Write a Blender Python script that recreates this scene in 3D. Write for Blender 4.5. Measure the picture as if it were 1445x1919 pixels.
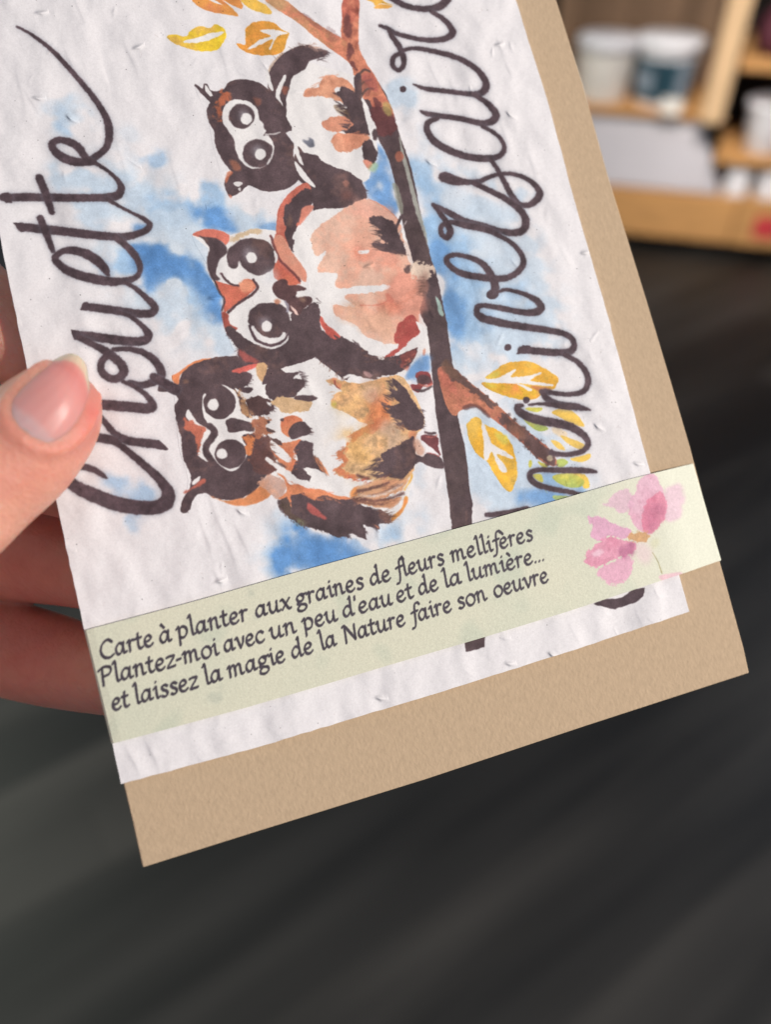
import bpy, bmesh, math, random
import numpy as np
from mathutils import Matrix, Vector
from mathutils.bvhtree import BVHTree
random.seed(4); RNG = np.random.default_rng(7)
for o in list(bpy.data.objects): bpy.data.objects.remove(o)
SC = bpy.context.scene; COL = SC.collection
rad = math.radians
# ------------------------------------------------------------------ camera, world, light, exposure
cam = bpy.data.objects.new('camera', bpy.data.cameras.new('camera')); COL.objects.link(cam)
cam.location = (0, 0, 1.35); cam.rotation_euler = (rad(48), 0, 0)
cd = cam.data; cd.sensor_fit = 'VERTICAL'; cd.sensor_height = 36; cd.lens = 36*1500/1919
cd.clip_start = .01; cd.clip_end = 50
cd.dof.use_dof = True; cd.dof.focus_distance = .142; cd.dof.aperture_fstop = 28.14/3.6
SC.camera = cam
CW = Matrix.Translation((0, 0, 1.35)) @ Matrix.Rotation(rad(48), 4, 'X')
SC.view_settings.view_transform = 'Standard'; SC.view_settings.look = 'None'
SC.view_settings.exposure = 0; SC.view_settings.gamma = 1
world = bpy.data.worlds.new('World'); SC.world = world; world.use_nodes = True
wb = world.node_tree.nodes['Background']; wb.inputs[0].default_value = (.80, .84, 1, 1); wb.inputs[1].default_value = .27
# the held card's own frame (millimetres): x along its lower edge, y up the card, z out of its face
def rotm(a, b, c):
    return Matrix.Rotation(c, 4, 'Z') @ Matrix.Rotation(a, 4, 'X') @ Matrix.Rotation(b, 4, 'Y')
CARD_C = Matrix.Translation((-42.302, -43.810, -129.656)) @ rotm(-.05715, .19914, .25992)   # in camera space, mm
CARD_W = CW @ Matrix.Scale(.001, 4) @ CARD_C
MM = CW @ Matrix.Translation(CARD_C.translation*.001) @ CARD_C.to_3x3().to_4x4()             # same frame, metres
def area_light(name, loc, target, size, power, col, size_y=None):
    l = bpy.data.lights.new(name, 'AREA'); l.energy = power; l.color = col
    l.shape = 'RECTANGLE' if size_y else 'DISK'; l.size = size
    if size_y: l.size_y = size_y
    o = bpy.data.objects.new(name, l); COL.objects.link(o); o.location = loc
    o.rotation_euler = (Vector(target)-Vector(loc)).to_track_quat('-Z', 'Y').to_euler(); return o
cc = MM @ Vector((.05, .06, 0))                       # middle of the card
ldir = (MM.to_3x3() @ Vector((.95, -.22, .90))).normalized()
area_light('low_sun_lamp', cc+ldir*1.7, cc, .075, 33, (1, .93, .84))
area_light('left_sheen_fill', (-2.7, 1.5, 1.9), (0, 1.0, .2), 1.6, 46, (.94, 1, .82), 2.2)  # unseen fill, added for the greenish sheen on the left floor
sl = area_light('shelf_fill_lamp', (.5, 1.3, 2.5), (1.35, 3.15, .35), .5, 4.2, (1, .94, .86)); sl.data.spread = rad(38)  # unseen narrow lamp, added to brighten the shelf
area_light('right_sheen_fill', (2.9, 2.3, 2.2), (.8, .9, .2), 1.0, 8, (.8, .9, 1), 1.2)  # added out of view to give the right of the floor a cool sheen

# ------------------------------------------------------------------ picture -> card frame
FPX, CX, CY = 1500., 722.5, 959.5
C3 = np.array(CARD_C.to_3x3()); CT = np.array(CARD_C.translation)
def unproj(p, z=0.):
    p = np.asarray(p, float).reshape(-1, 2)
    n = C3[:, 2]; o = CT+n*z
    d = np.stack([(p[:, 0]-CX)/FPX, -(p[:, 1]-CY)/FPX, -np.ones(len(p))], 1)
    q = d*((o@n)/(d@n))[:, None]-CT
    return np.stack([q@C3[:, 0], q@C3[:, 1]], 1)
# zoom windows the outlines were read in: origin x, y and magnification
ZW = dict(A=(0, 0, 3.997), B=(0, 480, 3.997), C=(0, 940, 3.997), D=(300, 0, 3.44), E=(340, 340, 4.014), F=(540, 340, 3.997),
          G=(300, 640, 4.014), H=(560, 660, 4.014), I=(680, 0, 3.997), J=(780, 400, 3.997), K=(820, 640, 4.014),
          L=(480, 0, 4.014), M=(160, 240, 3.6125), N=(160, 1060, 4.014), O=(460, 980, 4.014), P=(740, 920, 4.014),
          Q=(1060, 840, 3.997), X=(0, 0, 1))
def zp(w, s):
    ox, oy, k = ZW[w]
    v = np.array([[float(t) for t in q.split(',')] for q in s.split()])
    v[:, 0] = ox+v[:, 0]/k; v[:, 1] = oy+v[:, 1]/k
    if v.shape[1] > 2: v[:, 2] /= k
    return v
def catmull(p, n=5, closed=True):
    p = np.asarray(p, float); m = len(p)
    if closed: a, b, c, d = np.roll(p, 1, 0), p, np.roll(p, -1, 0), np.roll(p, -2, 0)
    else:
        e = np.vstack([2*p[0]-p[1], p, 2*p[-1]-p[-2]]); a, b, c, d = e[:-3], e[1:-2], e[2:-1], e[3:]
    t = np.linspace(0, 1, n, endpoint=False)[None, :, None]
    a, b, c, d = [q[:, None, :] for q in (a, b, c, d)]
    r = .5*(2*b+(c-a)*t+(2*a-5*b+4*c-d)*t*t+(3*b-a-3*c+d)*t**3)
    r = r.reshape(-1, p.shape[1])
    return r if closed else np.vstack([r, p[-1]])
def smooth_noise(h, w, scale, seed=0, aniso=(1, 1)):
    g = np.random.default_rng(seed).standard_normal((h, w))
    fy = np.fft.fftfreq(h)[:, None]*aniso[1]; fx = np.fft.rfftfreq(w)[None]*aniso[0]
    k = np.exp(-(fx*fx+fy*fy)*(scale*np.pi)**2)
    r = np.fft.irfft2(np.fft.rfft2(g)*k, s=(h, w)); return (r/r.std()).astype(np.float32)
def gblur(a, s):
    if s <= .3: return a
    r = int(3*s)+1; x = np.arange(-r, r+1); k = np.exp(-x*x/(2*s*s)); k /= k.sum()
    a = np.pad(a, r, mode='edge')
    a = sum(k[i]*a[:, i:a.shape[1]-2*r+i] for i in range(2*r+1)); return sum(k[i]*a[i:a.shape[0]-2*r+i] for i in range(2*r+1))

class Paper:
    """a sheet's print, painted in the sheet's own millimetres"""
    def __init__(s, x0, y0, wmm, hmm, res, base, z=0.):
        s.x0, s.y0, s.res, s.z = x0, y0, res, z; s.w, s.h = int(wmm*res), int(hmm*res); s.wmm, s.hmm = s.w/res, s.h/res
        s.img = np.ones((s.h, s.w, 3), np.float32)*np.array(base, np.float32)/255
        s.n1 = smooth_noise(s.h, s.w, 5, 1); s.n2 = smooth_noise(s.h, s.w, 26, 2); s.n3 = smooth_noise(s.h, s.w, 1.6, 3); s.n4 = smooth_noise(s.h, s.w, 13, 4)
    def tex(s, px):
        m = unproj(px[:, :2], s.z); return np.stack([(m[:, 0]-s.x0)*s.res, (m[:, 1]-s.y0)*s.res], 1)
    def mask(s, poly, pad):
        SS = 2
        x0, y0 = np.floor(poly.min(0)-pad).astype(int); x1, y1 = np.ceil(poly.max(0)+pad).astype(int)
        x0, y0, x1, y1 = max(x0, 0), max(y0, 0), min(x1, s.w), min(y1, s.h)
        if x1-x0 < 2 or y1-y0 < 2: return None
        H, W = (y1-y0)*SS, (x1-x0)*SS; g = np.zeros((H, W+1), np.int32)
        p = (poly-[x0, y0])*SS; q = np.roll(p, -1, 0)
        for (ax, ay), (bx, by) in zip(p, q):
            if ay > by: ax, ay, bx, by = bx, by, ax, ay
            r0, r1 = max(int(math.ceil(ay-.5)), 0), min(int(math.ceil(by-.5)), H)
            if r1 <= r0: continue
            ys = np.arange(r0, r1); xs = ax+(ys+.5-ay)*(bx-ax)/(by-ay)
            np.add.at(g, (ys, np.clip(np.ceil(xs-.5), 0, W).astype(int)), 1)
        m = (np.cumsum(g, 1)[:, :-1] % 2).astype(np.float32)
        return m.reshape(y1-y0, SS, x1-x0, SS).mean((1, 3)), x0, y0, x1, y1
    def blend(s, m, box, col, a, c2=None, mod=0.):
        x0, y0, x1, y1 = box; c = np.array(col, np.float32)/255*np.ones(3, np.float32)
        if tuple(np.atleast_1d(col)) == DK and c2 is None: c2 = (110, 86, 84); lo = -.9
        else: lo = 0
        if min(col) > 200: mod = 0
        if c2 is not None:
            t = np.clip(.5+lo+.45*s.n2[y0:y1, x0:x1]+.22*s.n1[y0:y1, x0:x1], 0, 1)[..., None]
            c = c*(1-t)+np.array(c2, np.float32)/255*t
        if mod: c = c*(1+mod*s.n1[y0:y1, x0:x1, None]+mod*.5*s.n3[y0:y1, x0:x1, None])
        m = (m*a)[..., None]; v = s.img[y0:y1, x0:x1]; v[:] = v*(1-m)+c*m
    def fill(s, w, pts, col, a=1., soft=1.0, wob=.12, c2=None, mod=.018, sm=3):
        p = zp(w, pts)[:, :2]
        if sm: p = catmull(p, sm)
        r = s.mask(s.tex(p), soft*3+3)
        if r is None: return
        m, *b = r; m = gblur(m, soft); x0, y0, x1, y1 = b
        if wob:
            sharp = .5/max(soft, 1); n = s.n1[y0:y1, x0:x1]*.6+s.n3[y0:y1, x0:x1]*.3
            if soft > 5: n = s.n2[y0:y1, x0:x1]*.45+s.n4[y0:y1, x0:x1]*.5+s.n1[y0:y1, x0:x1]*.12
            edge = 4*m*(1-m); m = np.clip(m+wob*n*edge, 0, 1)
            if 1.3 < soft <= 5: m = np.clip(m+.12*s.n4[y0:y1, x0:x1]*edge, 0, 1)
            if soft <= 5: m = np.clip((m-.5)*1.7+.5, 0, 1)
        s.blend(m, b, col, a, c2, mod)
    def ell(s, w, cx, cy, rx, ry, col, **k):
        t = np.linspace(0, 2*np.pi, 18, endpoint=False)
        s.fill(w, ' '.join('%f,%f' % (cx+rx*math.cos(q), cy+ry*math.sin(q)) for q in t), col, sm=0, **k)
    def stroke(s, w, pts, col, a=1., soft=.8, halo=0., width=None, nib=None):
        v = zp(w, pts)
        if v.shape[1] < 3: v = np.hstack([v, np.full((len(v), 1), width/ZW[w][2])])
        v = catmull(v, 8, False); xy = s.tex(v); k = s.res/10.3
        s.ribbon(xy, v[:, 2]*k*.5, col, a, soft, halo)
    def ribbon(s, xy, r, col, a=1., soft=.8, halo=0., ratio=1., ang=0.):
        pad = r.max()+4+soft*3+halo*3
        x0, y0 = np.floor(xy.min(0)-pad).astype(int); x1, y1 = np.ceil(xy.max(0)+pad).astype(int)
        x0, y0, x1, y1 = max(x0, 0), max(y0, 0), min(x1, s.w), min(y1, s.h)
        if x1-x0 < 2 or y1-y0 < 2: return
        m = np.zeros((y1-y0, x1-x0), np.float32); ca, sa = math.cos(ang), math.sin(ang)
        for i in range(len(xy)-1):
            L = np.linalg.norm(xy[i+1]-xy[i]); n = max(int(L/1.2), 1)
            for t in np.arange(n)/n:
                cx, cy = xy[i]*(1-t)+xy[i+1]*t; rr = r[i]*(1-t)+r[i+1]*t
                a0, b0, a1, b1 = [int(q) for q in (cx-rr-2, cy-rr-2, cx+rr+3, cy+rr+3)]
                a0, b0, a1, b1 = max(a0, x0), max(b0, y0), min(a1, x1), min(b1, y1)
                if a1 <= a0 or b1 <= b0: continue
                yy, xx = np.mgrid[b0:b1, a0:a1]; dx, dy = xx+.5-cx, yy+.5-cy
                if ratio != 1: u = dx*ca+dy*sa; q = (-dx*sa+dy*ca)/ratio; d = np.sqrt(u*u+q*q)
                else: d = np.sqrt(dx*dx+dy*dy)
                v = m[b0-y0:b1-y0, a0-x0:a1-x0]; np.maximum(v, np.clip(rr-d+.5, 0, 1), out=v)
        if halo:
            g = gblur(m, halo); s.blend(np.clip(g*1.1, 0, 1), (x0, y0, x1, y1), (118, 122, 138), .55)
        m = gblur(m, soft)
        n = s.n3[y0:y1, x0:x1]; m = np.clip(m+.12*n*4*m*(1-m), 0, 1)
        s.blend(m, (x0, y0, x1, y1), col, a, None, .05)
    def to_image(s, name, grain=.02, floatbuf=False):
        g = smooth_noise(s.h, s.w, .9, 11)[..., None]; grain = grain*(1.15 if grain > .045 else 1)
        lum = s.img.mean(2, keepdims=True); im = s.img*(1+g*grain*np.clip(1.35-lum*1.1, .18 if grain < .045 else .3, 1))
        im = np.clip(im, 0, 1); return make_image(name, im)
def make_image(name, im, data=False):
    h, w = im.shape[:2]
    img = bpy.data.images.new(name, w, h, alpha=False, float_buffer=data)
    if data: img.colorspace_settings.name = 'Non-Color'
    if im.ndim == 2: im = np.repeat(im[..., None], 3, 2)
    px = np.ones((h, w, 4), np.float32); px[..., :3] = im; img.pixels.foreach_set(px.ravel()); img.update(); return img

# ------------------------------------------------------------------ the print on the card
WHITE = (234, 231, 234); INK = (84, 69, 75)
DK = (90, 74, 78); DK2 = (104, 82, 80); BLUE = (104, 152, 208); LBL = (200, 216, 232); MBL = (158, 192, 226)
SAL = (230, 182, 162); RED = (204, 110, 94); ORG = (220, 146, 110); TAN = (204, 166, 130); BRN = (180, 106, 84)
YEL = (234, 190, 90); GYE = (208, 202, 96); GRN = (176, 190, 104); CREAM = (235, 232, 232)
card = Paper(-1.5, -1, 110, 150, 12, WHITE)
f, el, st = card.fill, card.ell, card.stroke
def sky(w, p, col=MBL, a=.8, soft=12, wob=.9): f(w, p, col, a, soft*1.15, wob*.8, mod=.012)
sky('M', '-60,180 200,330 420,440 620,470 820,520 1000,560 1290,600 1290,700 1000,720 880,780 860,900 840,980 900,1200 940,1330 820,1420 640,1380 470,1300 340,1060 120,1000 20,860 300,780 330,640 60,500', (206, 220, 233), .85, 26, 1.0)
sky('J', '40,-300 400,-260 700,-100 860,200 980,560 1060,800 1020,1010 760,1060 560,1160 330,1100 240,820 160,420', (206, 220, 234), .85, 24, 1.0)
sky('K', '120,260 400,420 640,560 860,780 1000,900 1150,1100 900,1260 260,1250 180,900', (208, 221, 234), .8, 20, .9)
sky('A', '350,760 420,730 560,750 640,850 700,900 600,960 540,1000 440,980 370,900', LBL, .9, 10)
sky('A', '400,800 470,830 560,920 540,980 450,950', MBL, .55, 8)
sky('A', '1060,1180 1210,1130 1235,1190 1130,1240', MBL, .7, 7)
sky('A', '900,960 980,960 1000,1160 960,1240 900,1100', LBL, .35, 12)
sky('A', '400,1240 560,1290 820,1330 960,1300 1080,1400 1120,1560 980,1500 900,1440 600,1460 420,1420', LBL, .95, 12)
sky('A', '560,1520 820,1520 800,1640 720,1700 620,1620', LBL, .9, 10)
sky('A', '800,1340 900,1380 880,1440 820,1430', MBL, .6, 8)
sky('M', '60,250 240,360 400,400 440,520 330,530 200,470 20,450', LBL, .9, 12)
sky('M', '420,520 500,470 620,480 720,490 780,540 760,620 560,650 490,600', MBL, .75, 12)
sky('M', '440,600 760,600 900,760 850,900 640,840 520,770', LBL, .75, 16)
sky('M', '800,390 880,400 940,520 900,580 790,540', MBL, .8, 9)
sky('M', '740,560 880,545 980,600 1030,690 960,710 860,690 790,630', BLUE, .98, 7, .7)
sky('M', '700,500 780,560 820,640 760,600', BLUE, .6, 8)
sky('M', '1000,600 1150,580 1290,640 1300,700 1170,680 1040,660', LBL, .9, 9)
sky('M', '1160,640 1290,650 1290,690 1200,680', BLUE, .6, 6)
sky('M', '320,655 400,650 415,690 320,700', BLUE, .95, 5, .4)
sky('M', '140,930 240,860 350,840 370,920 340,1000 250,1010 160,970', MBL, .85, 9)
sky('M', '310,790 400,775 500,778 580,810 650,850 770,930 840,960 860,1040 930,1140 960,1290 870,1300 790,1240 760,1150 700,1080 640,1040 540,1040 470,1090 420,1100 360,1050 380,900 330,830', BLUE, 1, 7, .9)
sky('M', '380,830 560,840 700,960 720,1040 560,1010 400,1040', (88, 138, 198), .55, 12)
sky('M', '760,1040 930,1160 930,1280 860,1200', (90, 140, 200), .5, 9)
sky('M', '480,1080 640,1050 760,1160 800,1290 640,1330 500,1290', LBL, .6, 16)
sky('M', '660,1060 790,1170 800,1260 720,1220', MBL, .7, 10)
sky('M', '900,1380 1010,1470 1000,1540 900,1480', LBL, .8, 10)
sky('B', '780,1670 900,1680 1010,1700 1120,1770 1120,1850 980,1870 880,1790', MBL, .75, 10)
sky('C', '900,70 1030,80 1010,200 940,190', MBL, .7, 9)
sky('G', '860,1260 1000,1340 1080,1400 1000,1700 820,1700 860,1460', LBL, .6, 14)
sky('G', '740,1700 840,1560 900,1420 1000,1360 1080,1400 1000,1700', LBL, .8, 18)
sky('G', '880,1600 940,1500 990,1400 1060,1370 1180,1390 1340,1450 1500,1480 1560,1560 1700,1690 1400,1760 1000,1760 900,1700', BLUE, 1, 13, .9)
sky('G', '1060,1400 1200,1420 1440,1500 1400,1640 1100,1640', (90, 140, 200), .5, 14)
sky('H', '380,1380 700,1290 900,1200 940,1260 760,1400 430,1520', LBL, .7, 14)
sky('H', '640,1330 740,1320 720,1400 660,1410', MBL, .6, 8)
sky('H', '870,860 950,870 920,1010 820,1060 860,960', LBL, .6, 8)
sky('L', '790,1340 870,1290 920,1090 1000,1290 1060,1500 1040,1700 940,1660 840,1500', BLUE, .9, 8, .8)
sky('I', '90,1400 110,1360 120,1420 80,1500', CREAM, .8, 6)
sky('I', '-20,1340 60,1230 60,1330 0,1400', BLUE, .7, 7)
sky('I', '180,640 330,600 390,700 290,840 220,870', LBL, .9, 10)
sky('I', '380,1200 500,1220 560,1340 540,1500 640,1700 700,1850 600,2000 470,1940 430,1600 370,1350', MBL, .9, 12, .6)
sky('I', '430,880 520,1100 600,1280 520,1300 400,1160', LBL, .35, 14)
sky('J', '60,0 170,60 300,160 440,300 580,480 660,640 660,880 520,970 430,1010 300,1060 260,980 230,820 180,640 120,380 60,100', MBL, .9, 14, .8)
sky('J', '100,200 220,240 280,480 340,700 350,880 280,1010 230,820 160,500', BLUE, .7, 10, .8)
sky('J', '500,200 700,300 880,560 940,700 970,920 720,1020 600,1140 480,1110 540,700', LBL, .85, 18, .8)
sky('J', '560,480 760,520 880,650 700,680', (176, 206, 236), .6, 12)
sky('J', '430,1010 480,1000 520,1120 480,1180 430,1100', CREAM, .8, 10)
sky('I', '840,1400 1180,1550 1200,1700 960,1690 760,1560', LBL, .85, 12)
sky('I', '1100,1340 1290,1430 1200,1530 1120,1400', LBL, .8, 9)
sky('K', '110,60 330,40 470,120 460,260 300,260 200,180', LBL, .8, 14)
sky('K', '170,540 300,500 500,640 760,900 800,1100 700,1260 300,1200 220,1000', LBL, .85, 16, .6)
sky('K', '600,1120 760,1060 900,1080 1100,1140 1050,1200 900,1230 680,1270', BLUE, .8, 10, .7)
sky('K', '460,400 640,520 720,640 870,780 820,810 620,620 380,420', LBL, .9, 10)
sky('K', '780,990 880,980 900,1060 1080,1090 1090,1140 880,1120 800,1080', MBL, .9, 6)
# leaves
def leaf(w, out, col, c2, veins):
    f(w, out, col, c2=c2, soft=1.1, wob=.3, mod=.03)
    for v in veins: f(w, v, CREAM, soft=1.2, wob=.3)
leaf('D', '40,235 100,225 170,235 200,190 260,170 320,180 350,155 400,175 425,215 410,270 360,320 260,330 160,305 80,275', YEL, (230, 196, 60), ['145,270 250,238 310,215 405,203 410,214 340,250 240,277'])
leaf('D', '490,280 550,288 545,200 590,150 660,135 730,145 780,190 830,215 815,260 790,330 720,355 620,355 540,330', (228, 166, 74), (222, 150, 70), ['566,312 640,258 715,232 650,205 655,193 730,190 790,204 825,215 752,240 715,318 700,312 728,250 640,292 570,320'])
f('D', '200,-10 260,50 340,80 440,95 505,105 470,60 400,0 340,-20', (224, 142, 92), c2=(226, 156, 84)); f('D', '380,-20 525,60 500,-20', (226, 150, 84))
f('D', '300,-10 360,20 420,40 470,70 400,30 340,-5', CREAM); f('D', '515,-5 570,50 640,80 720,90 690,40 640,10 600,-10', YEL, c2=(232, 176, 70))
f('L', '820,-10 880,20 900,45 940,25 1060,45 980,20 930,-10', (232, 180, 84)); f('L', '885,60 940,30 1030,48 970,64', (236, 176, 92))
leaf('K', '355,270 430,220 500,170 590,150 690,150 760,180 840,220 910,280 890,340 860,362 700,355 560,300 430,288', YEL, (228, 172, 70), ['330,288 440,280 500,250 595,205 560,255 560,268 660,262 790,232 700,285 700,297 860,322 850,336 700,325 600,312'])
leaf('K', '330,310 400,312 500,315 600,322 700,345 800,362 780,400 740,430 680,440 600,435 480,400 380,360', (232, 184, 66), (214, 142, 74), ['600,318 640,325 715,360 700,374 650,352'])
f('K', '690,335 800,345 870,362 800,380', (190, 116, 80), .8, 2.5)
f('K', '340,270 430,230 480,230 440,270', GYE, .6, 4); f('K', '335,312 420,320 470,350 400,350', GYE, .6, 4)
leaf('K', '220,650 240,600 290,565 330,590 345,620 420,650 500,700 560,780 590,880 600,1000 580,1080 545,1130 490,1090 430,1000 380,910 300,850 250,770', YEL, (236, 180, 66), ['330,610 352,620 375,680 402,745 400,762 480,810 572,872 560,884 445,848 500,920 526,970 510,985 478,975 440,905 405,830 378,892 352,885 345,780 342,700'])
f('K', '430,670 500,700 540,770 480,760 420,700', GYE, .7, 5)
f('K', '645,580 700,590 820,640 830,665 760,675 690,630', GYE, c2=GRN); f('K', '660,500 790,498 760,530 700,525', GYE)
f('K', '860,530 950,500 1040,540 1110,640 1000,610 900,560', (242, 200, 96)); f('K', '850,660 900,640 980,700 930,720', (240, 208, 160), .6, 3)
f('K', '855,740 920,760 965,820 900,800', (242, 204, 110)); f('K', '930,705 1100,770 1110,820 1040,800 960,750', (242, 204, 110))
f('K', '1000,880 1090,860 1150,840 1140,890 1060,905', (242, 204, 100))
f('K', '885,900 940,880 985,910 940,945 900,935', GRN); f('K', '755,900 830,930 800,950', GYE); f('K', '688,900 712,892 710,940 690,950', GYE)
f('K', '715,1000 780,1000 795,1062 740,1035', GYE); f('K', '985,990 1110,1000 1148,1090 1100,1105 1080,1050', (240, 204, 96))
f('K', '870,1010 1000,990 1100,1040 1090,1090 1000,1100 900,1060', GRN, c2=GYE); f('K', '800,1110 840,1150 815,1130', GRN, .7)
f('K', '870,1160 1000,1165 900,1195', GRN, .8)
# branch and trunk
f('X', '662,150 680,145 711.7,157 731.6,196.8 742,230 752,262 766,299 779,350 785,385 797,437 805,470 806,478 820,520 828,560 838,605 842,640 850,690 855,720 858,780 872,840 881,920 884,985 848,985 843,945 828,845 816,765 806,665 795,620 785,575 775,540 770,480 757,430 745,370 735,320 720,280 706,255 690,200', DK, soft=1.1, sm=2, c2=(90, 74, 76))
f('X', '748,250 758,290 770,330 784,385 800,440 803,470 795,440 780,400 765,340 752,290', (176, 178, 170), .85, 1.6); f('F', '1100,850 1140,900 1165,1010 1130,980', (170, 196, 188), .9, 2)
f('X', '735,345 748,352 757,395 750,400', (150, 152, 140), .75, 2)
f('L', '60,-10 200,-10 330,90 450,170 560,240 645,285 690,300 780,400 800,420 840,500 850,520 745,585 720,500 650,430 560,370 430,270 300,160 170,80', (208, 154, 116), c2=(204, 130, 104), mod=.05)
f('L', '655,-10 770,-10 772,150 772,340 800,420 840,500 860,520 930,630 960,700 1010,790 1040,880 1000,900 900,900 860,760 800,740 760,640 745,580 720,480 690,330 640,280 645,150', (196, 112, 96), c2=(208, 134, 108), mod=.05)
for q, a in (('670,120 700,100 720,200 715,290 690,290 660,250', .75), ('690,320 740,360 730,420 700,460 680,400', .8), ('300,60 420,150 560,240 500,230 380,150', .35), ('520,180 600,250 640,290 590,320 540,290', .3),
             ('700,440 740,470 760,540 730,520', .8), ('790,560 840,600 870,700 830,740 800,680', .45), ('880,720 930,760 940,830 890,820', .85), ('860,800 1010,830 1060,960 1000,1020 900,1000', .95)):
    f('L', q, (104, 64, 66), a, 3, .5)
f('L', '950,760 1010,790 1030,870 970,870', (176, 160, 100), .7, 4); f('L', '1050,1150 1090,1140 1110,1190 1080,1220 1055,1200', (176, 110, 92), .9, 2)
f('L', '70,0 200,0 230,60 180,80 100,40', (180, 150, 110), .6, 6)
f('K', '0,200 120,200 200,270 300,350 400,430 510,530 620,630 740,720 850,810 900,900 880,940 820,920 740,870 650,775 560,695 470,625 380,555 290,490 220,500 160,530 140,560 90,530 40,400', (204, 134, 108), c2=(180, 108, 92), mod=.05)
f('K', '60,180 120,200 200,270 300,350 400,430 460,480 420,500 320,420 240,370 180,330 100,280', DK2, .9, 3, .7)
f('K', '480,520 560,570 620,630 740,720 850,810 900,900 880,940 820,920 740,870 690,810 640,760 600,690 540,660 470,600', (100, 78, 78), .95, 5, .6)
f('K', '560,600 640,660 660,730 600,720 540,660', (160, 112, 90), .6, 6); f('K', '820,870 860,850 870,890 840,905', (206, 190, 160), .8, 2)
f('K', '190,490 290,470 400,560 380,575 290,500 210,515', (110, 74, 74), .7, 2.5)
f('F', '1180,1330 1240,1400 1300,1480 1250,1480 1180,1440 1140,1380', (116, 88, 76), .8, 4)
f('H', '1270,900 1290,1050 1312,1148 1300,1180 1306,1300 1250,1300', DK, sm=0)
f('X', '846,985 924,985 908,1213 873,1222', DK, sm=0, wob=.1)
# ---- smallest owl
w = 'D'
f(w, '690,470 760,400 860,300 960,400 1200,470 1280,520 1320,700 1400,950 1360,1090 1310,1180 1040,1060 880,950 830,830 800,740', CREAM, sm=2)
f(w, '690,450 750,365 800,330 780,380 700,480', (200, 176, 160), .9, 2.5)
f(w, '690,540 700,470 740,400 800,340 880,300 955,288 1000,312 1082,340 1040,370 960,395 930,450 860,490 840,530 830,590 812,640 815,745 790,800 740,740 720,640 700,580', DK, soft=1.4, sm=2)
f(w, '940,290 1000,300 1060,320 1000,330', (186, 150, 136), .5, 3)
for q in ('680,450 690,442 715,520 728,588 700,560 682,500', '800,486 812,500 785,570 772,620 792,690 765,670 742,625 758,555'): f(w, q, CREAM, soft=1.2)
f(w, '790,560 830,570 815,610 790,610', BRN, .6, 3)
f(w, '300,700 322,665 300,640 222,552 240,548 275,575 275,545 300,540 318,575 345,590 410,575 430,540 480,515 560,512 640,535 700,580 740,620 800,700 812,750 840,812 850,845 800,850 862,925 855,1000 885,1060 905,1140 860,1190 800,1222 700,1236 620,1216 570,1196 520,1235 455,1270 430,1245 413,1190 428,1142 460,1110 420,1060 370,980 350,900 345,840 312,790', DK, soft=1.2, sm=2)
f(w, '385,600 430,575 445,640 405,700 398,780 366,795 352,700', (190, 108, 78), .85, 5, .6); f(w, '440,1020 500,1050 520,1100 470,1090', (176, 110, 84), .6, 4)
f(w, '590,620 650,640 640,690 600,660', (176, 110, 90), .5, 4); f(w, '430,1110 470,1110 440,1150 420,1190', (206, 120, 90), .8, 2); f(w, '430,1245 465,1262 455,1285', (206, 130, 110), .8, 2)
f(w, '282,545 300,555 325,590 345,620 320,620 290,585', CREAM, soft=1, sm=0); f(w, '470,1180 500,1170 532,1180 500,1205', CREAM, .9); f(w, '500,1215 520,1212 515,1235', CREAM, .8)
f(w, '398,740 408,690 450,650 520,640 590,662 630,715 640,775 672,800 682,845 660,880 695,872 728,920 725,1000 690,1062 620,1087 560,1075 505,1020 482,960 478,900 440,845 405,795', CREAM, soft=1.6, sm=2)
el(w, 525, 748, 84, 80, DK, soft=2.2); el(w, 540, 745, 34, 40, (170, 168, 178), a=.6, soft=6); el(w, 556, 765, 36, 38, CREAM, soft=2)
el(w, 630, 988, 104, 92, DK, soft=2.2); el(w, 628, 970, 36, 40, (170, 168, 178), a=.6, soft=6); el(w, 646, 995, 38, 40, CREAM, soft=2)
st(w, '650,875 700,900 728,950 720,1010 690,1060', CREAM, .9, width=11)
f(w, '665,805 700,780 780,790 850,818 800,858 745,855 685,842', DK, soft=2); st(w, '680,868 740,862 775,850', CREAM, .8, width=9)
f(w, '925,605 960,570 1020,560 1020,540 1060,490 1120,490 1200,510 1250,560 1262,612 1230,595 1150,560 1130,590 1180,640 1200,672 1100,635 1010,620 940,622', (216, 150, 122), c2=(222, 162, 132), soft=1.8, wob=.5)
f(w, '1130,580 1160,600 1168,548 1222,580 1292,622 1322,700 1342,780 1352,870 1280,872 1200,862 1178,842 1230,800 1180,740 1200,690 1160,640', DK, soft=2, wob=.6, sm=2)
f(w, '1120,680 1200,700 1230,770 1170,750', (150, 120, 90), .6, 3); f(w, '1045,792 1090,760 1170,748 1240,790 1230,822 1150,852 1070,832', (218, 152, 126), c2=(212, 140, 116), soft=1.8, wob=.5)
f(w, '1100,890 1150,860 1280,870 1352,880 1330,920 1270,960 1190,985 1130,960', (220, 150, 122), c2=(222, 160, 132), soft=2, wob=.5)
f(w, '1300,950 1320,910 1362,898 1402,970 1392,1040 1360,1062 1310,1022', DK, soft=1.8, wob=.4); f(w, '1305,1030 1372,1050 1345,1092', (222, 150, 130), soft=2)
f(w, '1380,1040 1410,1060 1380,1110 1340,1090', (160, 190, 140), .6, 4)
f(w, '1255,490 1290,470 1300,560 1305,600 1290,640 1270,640 1250,560', DK, soft=1.5); st(w, '1290,470 1320,450 1355,462', DK2, width=16); st(w, '1300,540 1330,520 1370,512', DK2, .8, width=14)
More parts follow.
